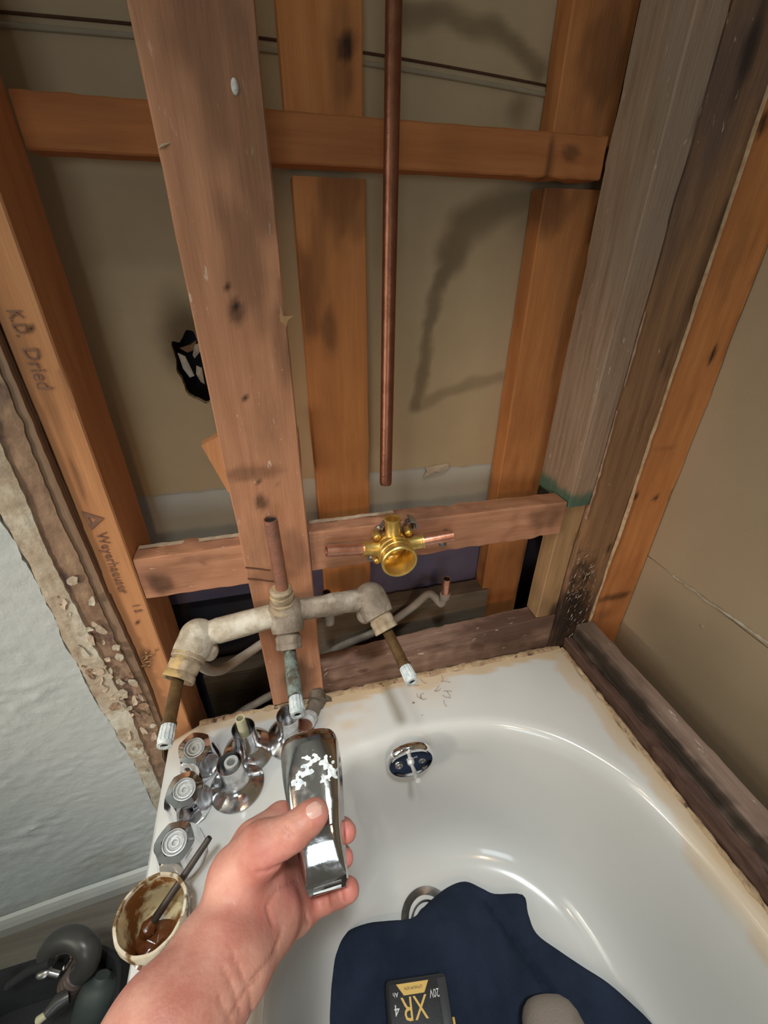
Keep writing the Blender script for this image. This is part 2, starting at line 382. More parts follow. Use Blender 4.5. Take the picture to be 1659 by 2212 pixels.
# right post: grey stud with the green cut end, front board, pale piece under it
board('stud', (.452, FY, .804), (.494, .617, TOP), M['stud_grey'], wall_back, label='grey weathered stud sawn off with a green painted end above the block',
      stains_and_shade=[(0, (.472, .56, .806), (.3, .3, .034), 1.0), (1, at_y(1570, 90, FY), (.012, .03, .05), .8), (1, at_y(1530, 230, FY), (.014, .05, .04), .7)])
board('stud', (.4525, FY + .010, .5475), (.494, FY + .048, .803), M['stud_pale'], wall_back, label='short pale stud standing under the green cut end',
      stains_and_shade=[(1, (.49, FY, .50), (.022, .03, .13), .85), (0, (.47, FY, .56), (.03, .03, .06), .4), (0, (.47, FY + .03, .44), (.05, .04, .08), .8)])
board('stud', (.4955, FY + .002, .30), (.5745, FY + .040, TOP), M['stud_brown'], wall_back, label='dark water stained corner stud with rotten foot', jag=.0012,
      stains_and_shade=[(1, (.52, FY, .55), (.05, .05, .15), .85), (1, at_y(1625, 110, FY), (.012, .04, .06), .8), (0, (.53, FY, .48), (.08, .05, .22), .9), (1, at_y(1565, 470, FY), (.008, .03, .03), .7), (1, at_y(1440, 770, FY), (.006, .03, .03), .6), (0, at_y(1500, 640, FY), (.012, .03, .16), .5), (1, (.565, FY, .70), (.008, .03, .016), .8)])
# splintered light edge between corner stud and orange stud
bm = bmesh.new()
prev = None
for i in range(120):
    z = .50 + i * .0095
    wv = .0016 + .0022 * abs(nz(z * 23, 1, 2)) + (.004 * sm(1 - abs(z - .76) / .12))
    x = .5745 + .0008 * nz(z * 40, 0, 0)
    row = [bm.verts.new((x, FY + .0015, z)), bm.verts.new((x + wv * .5, FY - .0015 - wv * .4, z)), bm.verts.new((x + wv, FY + .001, z)), bm.verts.new((x + wv * .5, FY + .006, z))]
    if prev:
        for k in range(4): bm.faces.new((prev[k], prev[(k + 1) % 4], row[(k + 1) % 4], row[k]))
    else: bm.faces.new(row)
    prev = row
bm.faces.new(prev)
o = obj('wood_splinter', bm, pmat('fresh_split_wood', (.60, .42, .26), (.42, .26, .15), .8, ns=80), wall_back)
# orange stud on the right wall, seen side-on
board('stud', (.5765, FY + .001, .30), (.663, FY + .039, TOP), M['stud_orange'], wall_right, label='clean orange corner stud beside the tan drywall',
      stains_and_shade=[kn(1375, 1073, .007, 1, 1.3), kn(1417, 1076, .008, 1, 1.2), kn(1540, 765, .007, 1, 2.6), kn(1495, 860, .005, .5), kn(1440, 970, .03, .3, .2), kn(1330, 1290, .06, .75, .25), kn(1650, 270, .008, .9, 2), kn(1300, 1330, .04, .4, .6), kn(1590, 560, .02, .2, 4)])
# back layer studs
BY = .655
for (x0, x1, z0, z1, lab, st) in (
        (.054, .144, .20, 1.243, 'orange back stud behind the loose copper riser, below the upper block', [kn(715, 720, .018, .5, 3, BY), kn(665, 640, .02, .5, 4, BY), kn(690, 560, .02, .35, 4, BY), kn(740, 430, .05, .5, 1.2, BY)]),  # widest mark darkens the stud's upper end below the block
        (.052, .142, 1.29, TOP, 'orange back stud above the upper block with a dark knot', [kn(745, 100, .014, .95, 1.4, BY), kn(745, 170, .014, .5, 2.2, BY), kn(735, 130, .02, .4, 3, BY)]),
        (.394, .484, .20, 1.243, 'orange back stud at the right, below the upper block', [kn(1157, 595, .003, 1., 3.5, BY), kn(1190, 440, .05, .6, 1, BY), kn(1220, 700, .012, .3, 10, BY)]),  # widest mark darkens its upper end, just below the block
        (.392, .482, 1.29, TOP, 'orange back stud at the right, above the upper block', [kn(1300, 120, .04, .5, 2, BY)])):
    board('stud', (x0, BY, z0), (x1, BY + .037, z1), M['stud_orange'], wall_back, stains_and_shade=st, label=lab)
# upper block (flat), two pieces either side of the central board
for (x0, x1, lab, st) in ((-.205, .449, 'dark orange upper blocking board across the bays', [kn(798, 325, .003, 1, 1, .617), kn(1190, 350, .006, .7, 6, .617), kn(1230, 330, .02, .6, .5, .617)]),):
    board('fire_block', (x0, .6185, 1.249), (x1, .654, 1.2935), M['block_orange'], wall_back, axis='x', stains_and_shade=st, label=lab)
# lower blocks
board('fire_block', (.0265, FY + .002, .7495), (.4495, FY + .038, .8185), M['block'], wall_back, axis='x', lo2=(FY + .002, FY + .038, .7505, .8135), jag=.0012,
      stains_and_shade=[(0, (.42, FY, .79), (.05, .05, .03), .5), (0, (.24, FY, .79), (.008, .03, .007), .7), (0, (.10, FY, .76), (.08, .03, .016), .3), (0, (.15, FY, .835), (.12, .03, .006), .6), (1, (.03, FY, .79), (.012, .03, .05), .3)],
      label='lower blocking board that carries the brass valve')
board('fire_block', (-.2055, FY + .002, .7435), (-.066, FY + .038, .812), M['block'], wall_back, axis='x', jag=.0014,
      stains_and_shade=[(0, (-.18, FY, .765), (.022, .03, .025), .8), (0, (-.12, FY, .79), (.004, .02, .003), .9), (0, (-.13, FY, .80), (.08, .03, .004), .35)], label='short lower blocking board left of the wide flat stud')
# torn white paper edge lying on top of the blocks
bm = bmesh.new()
for (xa, xb, zt) in ((-.203, -.068, .812), (.03, .16, .8183)):
    prev = None
    for i in range(70):
        x = xa + (xb - xa) * i / 69; z = zt + .0005; hh = .0006 + .0035 * abs(nz(x * 60, 3, zt)) ; yy = FY + .026 + .002 * nz(x * 30, 1, 1)
        row = [bm.verts.new((x, yy, z)), bm.verts.new((x, yy - .001, z + hh)), bm.verts.new((x, yy + .008, z + hh * .6)), bm.verts.new((x, yy + .008, z))]
        if prev:
            for k in range(4): bm.faces.new((prev[k], prev[(k + 1) % 4], row[(k + 1) % 4], row[k]))
        prev = row
obj('torn_paper_edge', bm, M['paper_torn'], wall_back)
# splinter board behind the central stud
bm = bmesh.new()
pts = [(435, 963), (468, 945), (500, 940), (520, 1075), (492, 1062), (462, 1010)]
f0 = [bm.verts.new(at_y(x, y, .566)) for x, y in pts]; f1 = [bm.verts.new(at_y(x, y, .566) + Vector((0, .02, 0))) for x, y in pts]
bm.faces.new(f0); bm.faces.new(list(reversed(f1)))
for i in range(6): bm.faces.new((f0[i], f1[i], f1[(i + 1) % 6], f0[(i + 1) % 6]))
obj('splintered_scrap', bm, M['stud_left'], wall_back, smooth=False)
# side splinter of the central board
bm = bmesh.new()
pts = [(600, 640), (612, 683), (634, 682), (622, 692), (617, 712), (622, 800), (606, 800)]
f0 = [bm.verts.new(at_y(x, y, FY - .003)) for x, y in pts]; f1 = [bm.verts.new(at_y(x, y, FY - .003) + Vector((0, .006, 0))) for x, y in pts]
bm.faces.new(f0); bm.faces.new(list(reversed(f1)))
for i in range(7): bm.faces.new((f0[i], f1[i], f1[(i + 1) % 7], f0[(i + 1) % 7]))
obj('edge_splinter', bm, M['stud_pale'], wall_back, smooth=False)
# saw notch lines cut across the wide stud beside the pipe
bm = bmesh.new()
for (a, b, c, d) in ((530, 1226, 583, 1232), (535, 1250, 590, 1256)):
    p, q = at_y(a, b, FY - .0035), at_y(c, d, FY - .0035)
    tube(bm, [p, (p + q) / 2 + Vector((0, 0, .0006)), q], .0011, 6)
obj('saw_kerf', bm, M['strip_dark'], wall_back)
# bottom beam of the wet wall
bm_ = board('sill_beam', (.027, .533, .34), (.4945, .571, .526), M['beam'], wall_back, axis='x', lo2=(.537, .576, .34, .546), jag=.0014,
      stains_and_shade=[(1, (.49, .56, .546), (.004, .01, .02), 1), (0, (.33, .54, .50), (.03, .03, .02), .8), (0, (.10, .54, .50), (.02, .04, .006), .9), (0, (.47, .545, .47), (.06, .03, .03), .6), (0, (.25, .54, .475), (.2, .02, .018), .5), (0, (.10, .535, .47), (.25, .016, .048), .45), (0, (.36, .541, .48), (.25, .016, .052), .5)], label='dusty brown timber behind the tub rim')  # broad front marks paint shade on the front face, leaving the top lighter
# low board at the back of the cavity
board('cavity_plate', (.00, .648, .42), (.405, .690, .537), wood('cavity_fir', (.24, .19, .14), (.17, .13, .09), 'x'), wall_back, axis='x', label='dusty grey plate deep in the wall cavity')
board('cavity_plate', (-.20, .645, .15), (-.07, .690, .44), wood('cavity_fir_dark', (.10, .07, .045), (.07, .05, .03), 'x'), wall_back, axis='x')

def panel(name, x0, x1, z0, z1, Y, mat, parent, step=.006, hole=None, zfn=None, xfn=None, thick=.012, yfn=None, stain=None, stain2=None, label=None, sub=None):
    nx = max(1, int((x1 - x0) / step)); nzc = max(1, int((z1 - z0) / step)); bm = bmesh.new(); V = {}
    for i in range(nx + 1):
        for j in range(nzc + 1):
            tx, tz = i / nx, j / nzc
            x = x0 + (x1 - x0) * tx; z = z0 + (z1 - z0) * tz
            if zfn: z = z + zfn(x) * (1 - tz) ** 8
            if xfn: x = x + xfn(z) * tx ** 10
            y = Y + (yfn(x, z) if yfn else 0)
            V[i, j] = bm.verts.new((x, y, z))
    for i in range(nx):
        for j in range(nzc):
            c = (V[i, j].co + V[i + 1, j + 1].co) / 2
            if hole and hole(c.x, c.z): continue
            bm.faces.new((V[i, j], V[i + 1, j], V[i + 1, j + 1], V[i, j + 1]))
    if hole: bmesh.ops.delete(bm, geom=[v for v in bm.verts if not v.link_faces], context='VERTS')
    if hole:
        for v in bm.verts:
            if any(len(e.link_faces) == 1 for e in v.link_edges) and math.hypot(v.co.x - hc[0], v.co.z - hc[1]) < .11:
                dx, dz = (v.co.x - hc[0]) / .024, (v.co.z - hc[1]) / .046; a = math.atan2(dz, dx)
                rr = 1 + .35 * nz(math.cos(a) * 1.6, math.sin(a) * 1.6, 3) + .10 * nz(math.cos(a) * 6, math.sin(a) * 6, 5)
                v.co.x = hc[0] + .024 * rr * math.cos(a); v.co.z = hc[1] + .046 * rr * math.sin(a)
    # give it thickness (away from the viewer)
    g = bmesh.ops.extrude_face_region(bm, geom=list(bm.faces))
    for v in [e for e in g['geom'] if isinstance(e, bmesh.types.BMVert)]: v.co.y += thick
    o = obj(name, bm, mat, parent)
    if stain: set_stain(o, stain)
    if stain2: set_stain(o, stain2, name='stain2')
    if label: o['label'] = label
    return o

DY = .694
def seg_d(p, a, b):
    ax, az, bx, bz = a[0], a[1], b[0], b[1]; dx, dz = bx - ax, bz - az; L2 = dx * dx + dz * dz
    t = max(0, min(1, ((p[0] - ax) * dx + (p[1] - az) * dz) / L2)); return math.hypot(p[0] - ax - dx * t, p[1] - az - dz * t), t
def pl(pts): return [(at_y(x, y, DY).x, at_y(x, y, DY).z) for x, y in pts]
tide = pl([(1150, 425), (1060, 455), (1000, 490), (975, 550), (945, 620), (930, 690), (925, 740), (912, 800), (905, 850), (900, 878), (960, 850), (1030, 828), (1080, 815)])
tide2 = pl([(860, 45), (960, 35), (1040, 55), (1110, 90), (1160, 150)])
blob = pl([(1125, 240)])[0]; blob2 = pl([(1180, 420)])[0]; holeblob = pl([(400, 730)])[0]
def kraft_stain(p):
    q = (p.x + .009 * nz(p.x * 26, p.z * 26, 3) + .003 * nz(p.x * 90, p.z * 90, 3), p.z + .008 * nz(p.x * 26, 7, p.z * 26)); v = 0
    for T, wd, s in ((tide, .013, .62), (tide2, .014, .6)):
        for i, (a, b) in enumerate(zip(T, T[1:])):
            d, t = seg_d(q, a, b); k = s * (1.0 if (T is tide2 or i < 9) else .6)
            if T is tide and i < 3: d *= .45
            v = max(v, k * sm(1.25 - d / wd))
    v = max(v, .5 * sm(1 - math.dist(q, blob) / .03), .55 * sm(1 - math.dist(q, blob2) / .10), .8 * sm(1.2 - math.hypot((q[0] - holeblob[0]) / .6, q[1] - holeblob[1]) / .07))
    return v
hc = pl([(418, 790)])[0]
def hole(x, z):
    dx, dz = (x - hc[0]) / .028, (z - hc[1]) / .052
    return dx * dx + dz * dz < 1
zseam = at_y(640, 1040, DY).z
panel('drywall_sheet', -.30, .56, zseam, TOP, DY, M['kraft'], wall_back, .005, hole=hole, zfn=lambda x: .004 * nz(x * 40, 2, 0) - .006 * (x > .3) + .002,
      stain=kraft_stain, label='brown kraft back of drywall with a tide stain')
panel('drywall_sheet', -.30, .56, .66, zseam + .004, DY + .003, M['gyp_grey'], wall_back, .012, label='pale grey strip of drywall above the lower blocks')
panel('drywall_sheet', .026, .56, .50, .66, DY + .003, M['gyp_purple'], wall_back, .02, label='lavender drywall low in the cavity')
panel('drywall_sheet', -.30, .026, .59, .66, DY + .003, M['gyp_purple'], wall_back, .02, label='dark lavender drywall low in the left bay')
panel('cavity_shade', -.30, .56, .0, .60, DY + .018, M['cavity_dark'], wall_back, .05)  # dark sheet painted as the shade low in the open cavity
# taped joint across the upper drywall
for (dz, rr) in ((0, .0014), (-.009, .0026)):
    bm = bmesh.new()
    p0, p1 = at_y(-40, 22, DY - .002), at_y(1197, 188, DY - .002)
    P = [p0.lerp(p1, i / 12) + Vector((0, 0, dz + .008 * math.sin(PI * i / 12) + .001 * nz(i, 0, 0))) for i in range(13)]
    tube(bm, P, rr, 8); obj('joint_ridge', bm, M['joint'] if dz else M['strip_dark'], wall_back)
# torn scraps
def scrap(name, pts, Y, th, mat, parent, lift=.004):
    bm = bmesh.new(); n = len(pts)
    c = sum((at_y(x, y, Y) for x, y in pts), Vector()) / n
    f0 = [bm.verts.new(at_y(x, y, Y) + Vector((0, lift * nz(x * .3, y * .3, 0), 0))) for x, y in pts]
    f1 = [bm.verts.new(v.co + Vector((0, th, 0))) for v in f0]; cv = bm.verts.new(c - Vector((0, lift, 0)))
    for i in range(n):
        bm.faces.new((f0[i], f0[(i + 1) % n], cv)); bm.faces.new((f0[i], f1[i], f1[(i + 1) % n], f0[(i + 1) % n]))
    bm.faces.new(f1); return obj(name, bm, mat, parent, smooth=False)
scrap('paper_scrap', [(914, 1033), (922, 1018), (918, 1010), (940, 1006), (970, 1001), (968, 1012), (952, 1020), (938, 1022), (926, 1028)], DY - .003, .002, M['paper_torn'], wall_back)
scrap('paper_scrap', [(384, 762), (400, 770), (414, 800), (420, 812), (410, 816), (396, 796)], DY - .004, .003, M['plaster'], wall_back)
scrap('paper_scrap', [(420, 745), (430, 742), (432, 760), (420, 775), (416, 768)], DY - .004, .003, M['plaster'], wall_back)
scrap('paper_scrap', [(424, 790), (436, 795), (442, 830), (434, 826), (424, 808)], DY - .003, .003, M['paper_torn'], wall_back)
scrap('paper_scrap', [(388, 752), (410, 745), (424, 735), (420, 756), (404, 762)], DY - .002, .002, M['stud_brown'], wall_back)
bm = bmesh.new(); box(bm, (.13, .80, .8), (1.2, .02, 2.0)); obj('void_shade', bm, M['cavity_dark'], wall_back)  # dark backing stands in for the unlit void behind the hole

# drywall of the right wall: two sheets with a torn seam
RX = .664
def xpanel(name, y0, y1, z0, z1, mat, th=.012, stainfn=None, label=None):
    bm = bmesh.new(); n, m = 60, 40; V = {}
    for i in range(n + 1):
        for j in range(m + 1):
            y = y0 + (y1 - y0) * i / n; z = z0 + (z1 - z0) * j / m
            V[i, j] = bm.verts.new((RX + .0006 * nz(y * 12, z * 12, 0), y, z))
    for i in range(n):
        for j in range(m): bm.faces.new((V[i, j], V[i + 1, j], V[i + 1, j + 1], V[i, j + 1]))
    g = bmesh.ops.extrude_face_region(bm, geom=list(bm.faces))
    for v in [e for e in g['geom'] if isinstance(e, bmesh.types.BMVert)]: v.co.x += th
    o = obj(name, bm, mat, wall_right)
    if stainfn: set_stain(o, stainfn)
    if label: o['label'] = label
    return o
zs = at_x(1500, 1278, RX).z
xpanel('drywall_sheet', -1.6, .70, zs + .001, 2.4, M['gyp_right'], label='tan drywall sheet above the torn seam')
xpanel('drywall_sheet', -1.6, .70, .0, zs - .001, M['gyp_right'], label='tan drywall sheet below the torn seam')
bm = bmesh.new(); P = []
for (x, y) in [(1455, 1243), (1462, 1250), (1500, 1276), (1530, 1300), (1570, 1326), (1610, 1354), (1659, 1389), (1720, 1430)]: P.append(at_x(x, y, RX - .001))
tube(bm, catmull(P, 5), .0024, 8, jit=.002); obj('seam_fringe', bm, M['plaster'], wall_right)
bm = bmesh.new(); tube(bm, [at_x(1400, 1203, RX - .0005), at_x(1455, 1243, RX - .0005)], .0007, 6); obj('seam_line', bm, M['plaster'], wall_right)
for (x, y, r) in ((1516, 1353, .004), (1512, 1012, .002), (1290, 1560, .002)):
    bm = bmesh.new(); ball(bm, at_x(x, y, RX), r, (.4, 1, .8), 10); obj('plaster_crumb', bm, M['gyp_right'], wall_right)
# ledger along the right wall and the rotten strip beside the tub
board('ledger', (.5435, -1.2, .30), (.5815, .526, .520), M['ledger'], wall_right, axis='y', jag=.0005, step=.009,
      stains_and_shade=[(0, (.5435, .35, .50), (.014, .4, .03), .95), (0, (.5435, .0, .50), (.012, .4, .03), .9)], label='dusty grey ledger along the right side of the tub')
board('rotten_strip', (.5265, -1.2, .30), (.5430, .527, .484), M['rotten'], wall_right, axis='y', jag=.003, step=.007, label='dark rotten strip between the tub and the ledger')

# ------------------------------------------------------------------ painted wall left of the alcove
def wy(x): return .513 - .09 * max(0, -.30 - x) if x < -.30 else .513
edge_px = [(0, 1113), (60, 1215), (100, 1298), (145, 1398), (175, 1450), (205, 1510), (240, 1565), (290, 1650), (330, 1735)]
epts = [at_y(x, y, .513) for x, y in edge_px]
def edge_x(z):
    if z > epts[0].z: return epts[0].x
    for a, b in zip(epts, epts[1:]):
        if b.z <= z <= a.z: return a.x + (b.x - a.x) * (a.z - z) / (a.z - b.z)
    return epts[-1].x
bm = bmesh.new(); cols = [-1.7, -1.2, -.9, -.75, -.65] + [-.60 + .006 * i for i in range(46)] + [-.32 + .004 * i for i in range(4)]
rows = [0.0 + .006 * i for i in range(236)] + [1.6, 2.4]
V = {}
for j, z in enumerate(rows):
    ex = edge_x(z) + .004 * nz(z * 22, 0, 0) + .0018 * nz(z * 95, 5, 0)
    for i, x in enumerate(cols + [None]):
        xx = ex if x is None else min(x, ex - .0005 * (len(cols) - i))
        b = (.0050 * max(0, 1 - abs(nz(xx * 13, z * 34, 4) - .05) * 7) * max(0, nz(xx * 7, z * 9, 8) + .2) + .0028 * max(0, nz(xx * 60, z * 120, 9) - .1)) if xx > -.62 else 0
        V[i, j] = bm.verts.new((xx, wy(xx) - b, z))
for j in range(len(rows) - 1):
    for i in range(len(cols)): bm.faces.new((V[i, j], V[i + 1, j], V[i + 1, j + 1], V[i, j + 1]))
g = bmesh.ops.extrude_face_region(bm, geom=list(bm.faces))
for v in [e for e in g['geom'] if isinstance(e, bmesh.types.BMVert)]: v.co.y += .013
tag(obj('painted_wallboard', bm, M['paint'], wall_back), label='grey painted wall with rough plaster ripples')

def strip(name, L, Rr, Y, mat, amp=.003, jl=.003, jr=.003, parent=wall_back, th=.01, cols=12, label=None, freq=60, z0=None):
    """ragged vertical layer between two pixel-measured edges"""
    Lp = [at_y(x, y, Y) for x, y in L]; Rp = [at_y(x, y, Y) for x, y in Rr]
    def xat(P, z):
        if z >= P[0].z: return P[0].x
        for a, b in zip(P, P[1:]):
            if b.z <= z <= a.z: return a.x + (b.x - a.x) * (a.z - z) / max(1e-6, a.z - b.z)
        return P[-1].x
    zt = 1.5; zb = min(Lp[-1].z, Rp[-1].z) if z0 is None else z0; n = int((zt - zb) / .004); bm = bmesh.new(); prev = None
    for j in range(n + 1):
        z = zb + (zt - zb) * j / n; a = xat(Lp, z) + jl * nz(z * 40, 1, 0) + jl * .35 * nz(z * 120, 1, 3); b = xat(Rp, z) + jr * nz(z * 60, 9, 0)
        if b - a < .001: b = a + .001
        row = []
        for i in range(cols + 1):
            x = a + (b - a) * i / cols; e = min(1, 4 * min(i, cols - i) / cols)
            row.append(bm.verts.new((x, Y - e * amp * (nz(x * freq, z * freq * .7, 2) + .5 * nz(x * freq * 3, z * freq * 2, 5) + .3), z)))
        row += [bm.verts.new((b, Y + th, z)), bm.verts.new((a, Y + th, z))]
        if prev:
            m = len(row)
            for k in range(m): bm.faces.new((prev[k], prev[(k + 1) % m], row[(k + 1) % m], row[k]))
        prev = row
    o = obj(name, bm, mat, parent)
    if label: o['label'] = label
    return o
A = edge_px
B = [(0, 955), (45, 1055), (105, 1200), (160, 1305), (205, 1400), (238, 1460), (285, 1550), (320, 1640), (345, 1700)]
Cc = [(0, 800), (60, 950), (125, 1115), (165, 1195), (212, 1300), (262, 1410), (305, 1490), (340, 1570), (352, 1640)]
Dd = [(0, 745), (75, 925), (135, 1070), (190, 1195), (236, 1300), (285, 1405), (320, 1485), (348, 1560), (355, 1640)]
Ee = [(0, 712), (60, 850), (120, 1000), (185, 1150), (245, 1296), (296, 1410), (330, 1490), (352, 1560), (360, 1640)]
strip('joint_compound', A, B, .512, M['plaster'], amp=.0018, jl=.0035, label='crumbling cream joint compound at the broken wall edge', z0=.24)
strip('torn_wallboard', B, Cc, .516, M['plaster_brown'], amp=.0020, jl=.0030, label='torn brown wallboard core')
strip('wood_strip', Cc, Dd, .519, M['strip'], amp=.0006, jl=.0012, jr=.001)
strip('dark_strip', Dd, Ee, .527, M['strip_dark'], amp=.0008, jl=.001, jr=.0008)  # dark brown strip between the wood strip and the stud
strip('wallboard_backing', A, Ee, .529, M['plaster_brown'], amp=.001, z0=.05)
# loose flakes of paper and plaster lying flat against the wall
random.seed(8)
def ipx(Pl, y):
    for a, b in zip(Pl, Pl[1:]):
        if a[1] <= y <= b[1]: return a[0] + (b[0] - a[0]) * (y - a[1]) / (b[1] - a[1])
    return Pl[-1][0]
for i in range(54):
    y = random.triangular(1180, 1690, 1600); xa, xb = ipx(A, y), ipx(Cc, y); x = random.uniform(xa + 8, max(xa + 10, xb - 4))
    c = at_y(x, y, .5105); bm = bmesh.new(); n = 9; a0 = random.random() * 6; r = random.uniform(.003, .0085); st_ = random.uniform(.9, 2.0); ro = random.uniform(.9, 1.9)
    vs = []
    for k in range(n):
        a = a0 + 2 * PI * k / n; rr = r * random.uniform(.6, 1.15); u, v = rr * math.cos(a) / st_, rr * math.sin(a) * st_
        vs.append(bm.verts.new(c + Vector((u * math.cos(ro - 1.4) - v * math.sin(ro - 1.4), random.uniform(-.0012, .0006), u * math.sin(ro - 1.4) + v * math.cos(ro - 1.4)))))
    cv = bm.verts.new(c + Vector((0, .0003, 0))); bk = [bm.verts.new(v.co + Vector((0, .0014, 0))) for v in vs]
    for k in range(n): bm.faces.new((vs[k], vs[(k + 1) % n], cv)); bm.faces.new((vs[k], bk[k], bk[(k + 1) % n], vs[(k + 1) % n]))
    bm.faces.new(bk)
    obj('plaster_flake', bm, random.choice([M['plaster'], M['plaster'], M['plaster_brown'], M['paper_torn']]), wall_back, smooth=False)
# chewed wood on the stamped stud
random.seed(5)
for i in range(16):
    px, py = random.choice([(322, 1408), (318, 1420), (330, 1425), (322, 1412), (330, 1500)]); px += random.uniform(-14, 14); py += random.uniform(-16, 18)
    c = at_y(px, py, FY - .001); a = random.random() * PI; r = random.uniform(.003, .007); bm = bmesh.new()
    d = Vector((math.cos(a), -.3, math.sin(a))); tube(bm, [c - d * r, c + Vector((0, -.0018, 0)), c + d * r], [.0003, .0013, .0002], 5)
    obj('wood_chip', bm, M['stud_pale'], wall_back, smooth=False)
# fibres on the rotten corner and round the spout pipe
random.seed(9)
for i in range(230):
    if i < 185:
        py = random.triangular(1165, 1392, 1290); px = random.uniform(1244 - (py - 1165) * .17, 1304 - (py - 1165) * .20)
    else: px, py = random.uniform(655, 705), random.uniform(1430, 1532)
    c = at_y(px, py, FY - .0008); a = PI / 2 + random.gauss(-.18, .42); r = random.uniform(.0015, .007); bm = bmesh.new()
    d = Vector((math.cos(a), random.uniform(-.25, .1), math.sin(a))); rr = random.uniform(.0003, .0009)
    tube(bm, [c - d * r, c + Vector((random.gauss(0, .0005), -.0004, 0)), c + d * r], [.0002, rr, .00015], 5)
    obj('wood_fibre', bm, random.choice([M['plaster'], M['stud_brown'], M['beam'], M['beam'], M['rotten'], M['paper_torn']]), wall_back, smooth=False)
# torn fringe between the grey stud and the corner stud
for (z0_, z1_, xx, wm) in ((.775, .965, .4948, .0045), (1.0, 1.10, .4950, .0025)):
    bm = bmesh.new(); prev = None
    for i in range(60):
        z = z0_ + (z1_ - z0_) * i / 59; wv = .0006 + wm * max(0, .45 + nz(z * 55, 2, 8)) * math.sin(PI * i / 59)
        row = [bm.verts.new((xx, FY + .003, z)), bm.verts.new((xx + wv * .4, FY - .001 - wv * .3, z)), bm.verts.new((xx + wv * 1.6, FY + .0015, z)), bm.verts.new((xx + wv * .5, FY + .005, z))]
        if prev:
            for k in range(4): bm.faces.new((prev[k], prev[(k + 1) % 4], row[(k + 1) % 4], row[k]))
        else: bm.faces.new(row)
        prev = row
    bm.faces.new(prev); obj('wood_splinter', bm, M['torn_wood'], wall_back)

# stamp on the left stud: letters read downwards, tops to the right
def text_mesh(name, s, size, mat, parent, M4, ext=.0002, bold=0.0):
    cu = bpy.data.curves.new(name, 'FONT'); cu.body = s; cu.size = size; cu.extrude = ext; cu.align_x = 'LEFT'; cu.resolution_u = 2; cu.offset = bold
    t = bpy.data.objects.new(name, cu); C.objects.link(t)
    dg = bpy.context.evaluated_depsgraph_get(); me = bpy.data.meshes.new_from_object(t.evaluated_get(dg))
    bpy.data.objects.remove(t); bpy.data.curves.remove(cu)
    me.transform(Matrix.Translation(-base_of(parent)) @ M4)
    return obj(name, me, mat, parent, smooth=False)
Rd = Matrix(((0, 1, 0, 0), (0, 0, -1, 0), (-1, 0, 0, 0), (0, 0, 0, 1)))
def stamp(s, px, py, size, st=1.0):
    p = at_y(px, py, FY - .0014)
    text_mesh('stamp_print', s, size, M['ink'], wall_back, Matrix.Translation(p) @ Rd @ Matrix.Diagonal((st, 1, 1, 1)), bold=.0001)
stamp('K.D.', 12, 668, .017, .8); stamp('Dried', 46, 750, .019, .95); stamp('Weyerhaeuser', 206, 1152, .0165, 1.0); stamp('1 S', 284, 1306, .013)
bm = bmesh.new()
tri = [(176, 1105), (223, 1120), (196, 1146)]; inn = [(190, 1118), (207, 1122), (198, 1131)]
P0 = [at_y(x, y, FY - .0016) for x, y in tri]; P1 = [at_y(x, y, FY - .0016) for x, y in inn]
v0 = [bm.verts.new(p) for p in P0]; v1 = [bm.verts.new(p) for p in P1]
for i in range(3): bm.faces.new((v0[i], v0[(i + 1) % 3], v1[(i + 1) % 3], v1[i]))
g = bmesh.ops.extrude_face_region(bm, geom=list(bm.faces))
for v in [e for e in g['geom'] if isinstance(e, bmesh.types.BMVert)]: v.co.y += .0004
obj('stamp_triangle', bm, M['ink'], wall_back, smooth=False)

# floor, baseboard, rest of the room
floor = empty('floor', (0, 0, 0), kind='structure')
bm = bmesh.new(); box(bm, (-.4, -.2, .010), (2.8, 2.8, .046)); obj('subfloor', bm, M['strip_dark'], floor, smooth=False)
pm = None; k = 0
for r in range(12):
    for s in range(3):
        bm = bmesh.new(); y = .45 - r * .125; x0 = -1.65 + s * .8 - (r % 3) * .23; x1 = min(x0 + .797, -.245)
        x0 = max(x0, -1.7)
        if x1 - x0 < .05: continue
        box(bm, ((x0 + x1) / 2, y, .037), (x1 - x0, .1235, .008)); bevel(bm, .0008, 1)
        obj('floor_plank', bm, M['vinyl'], floor, smooth=False, origin=(0, 0, 0))
bb = empty('baseboard_back', (-.4, .5, 0), kind='structure')
bm = bmesh.new(); prof = [(0, .0), (.014, .0), (.014, .062), (.010, .072), (.006, .079), (0, .082)]
prev = None
for x in (-1.68, -1.2, -.8, -.5, -.243):
    row = [bm.verts.new((x, wy(x) - .001 - a, .004 + b)) for a, b in prof]
    if prev:
        for k in range(6): bm.faces.new((prev[k], prev[(k + 1) % 6], row[(k + 1) % 6], row[k]))
    else: bm.faces.new(row)
    prev = row
bm.faces.new(prev); obj('moulding', bm, M['baseboard'], bb, smooth=False)
for nm, c, s in (('wall_left', (-1.71, -.3, 1.2), (.02, 2.6, 2.4)), ('wall_front', (-.5, -1.61, 1.2), (2.5, .02, 2.4))):
    bm = bmesh.new(); box(bm, c, s); tag(obj(nm, bm, M['plain_wall'], smooth=False), kind='structure')
bm = bmesh.new(); box(bm, (-.4, -.4, 2.41), (2.8, 2.6, .02)); tag(obj('ceiling', bm, M['ceiling'], smooth=False), kind='structure')
wn = empty('added_window_1', (-1.69, -.2, 1.0), kind='structure')  # unseen window, added as a source for the left fill light
bm = bmesh.new(); box(bm, (-1.695, -.2, 1.55), (.006, .66, .86)); obj('glow_pane', bm, M['pane_glow'], wn, smooth=False)
bm = bmesh.new()
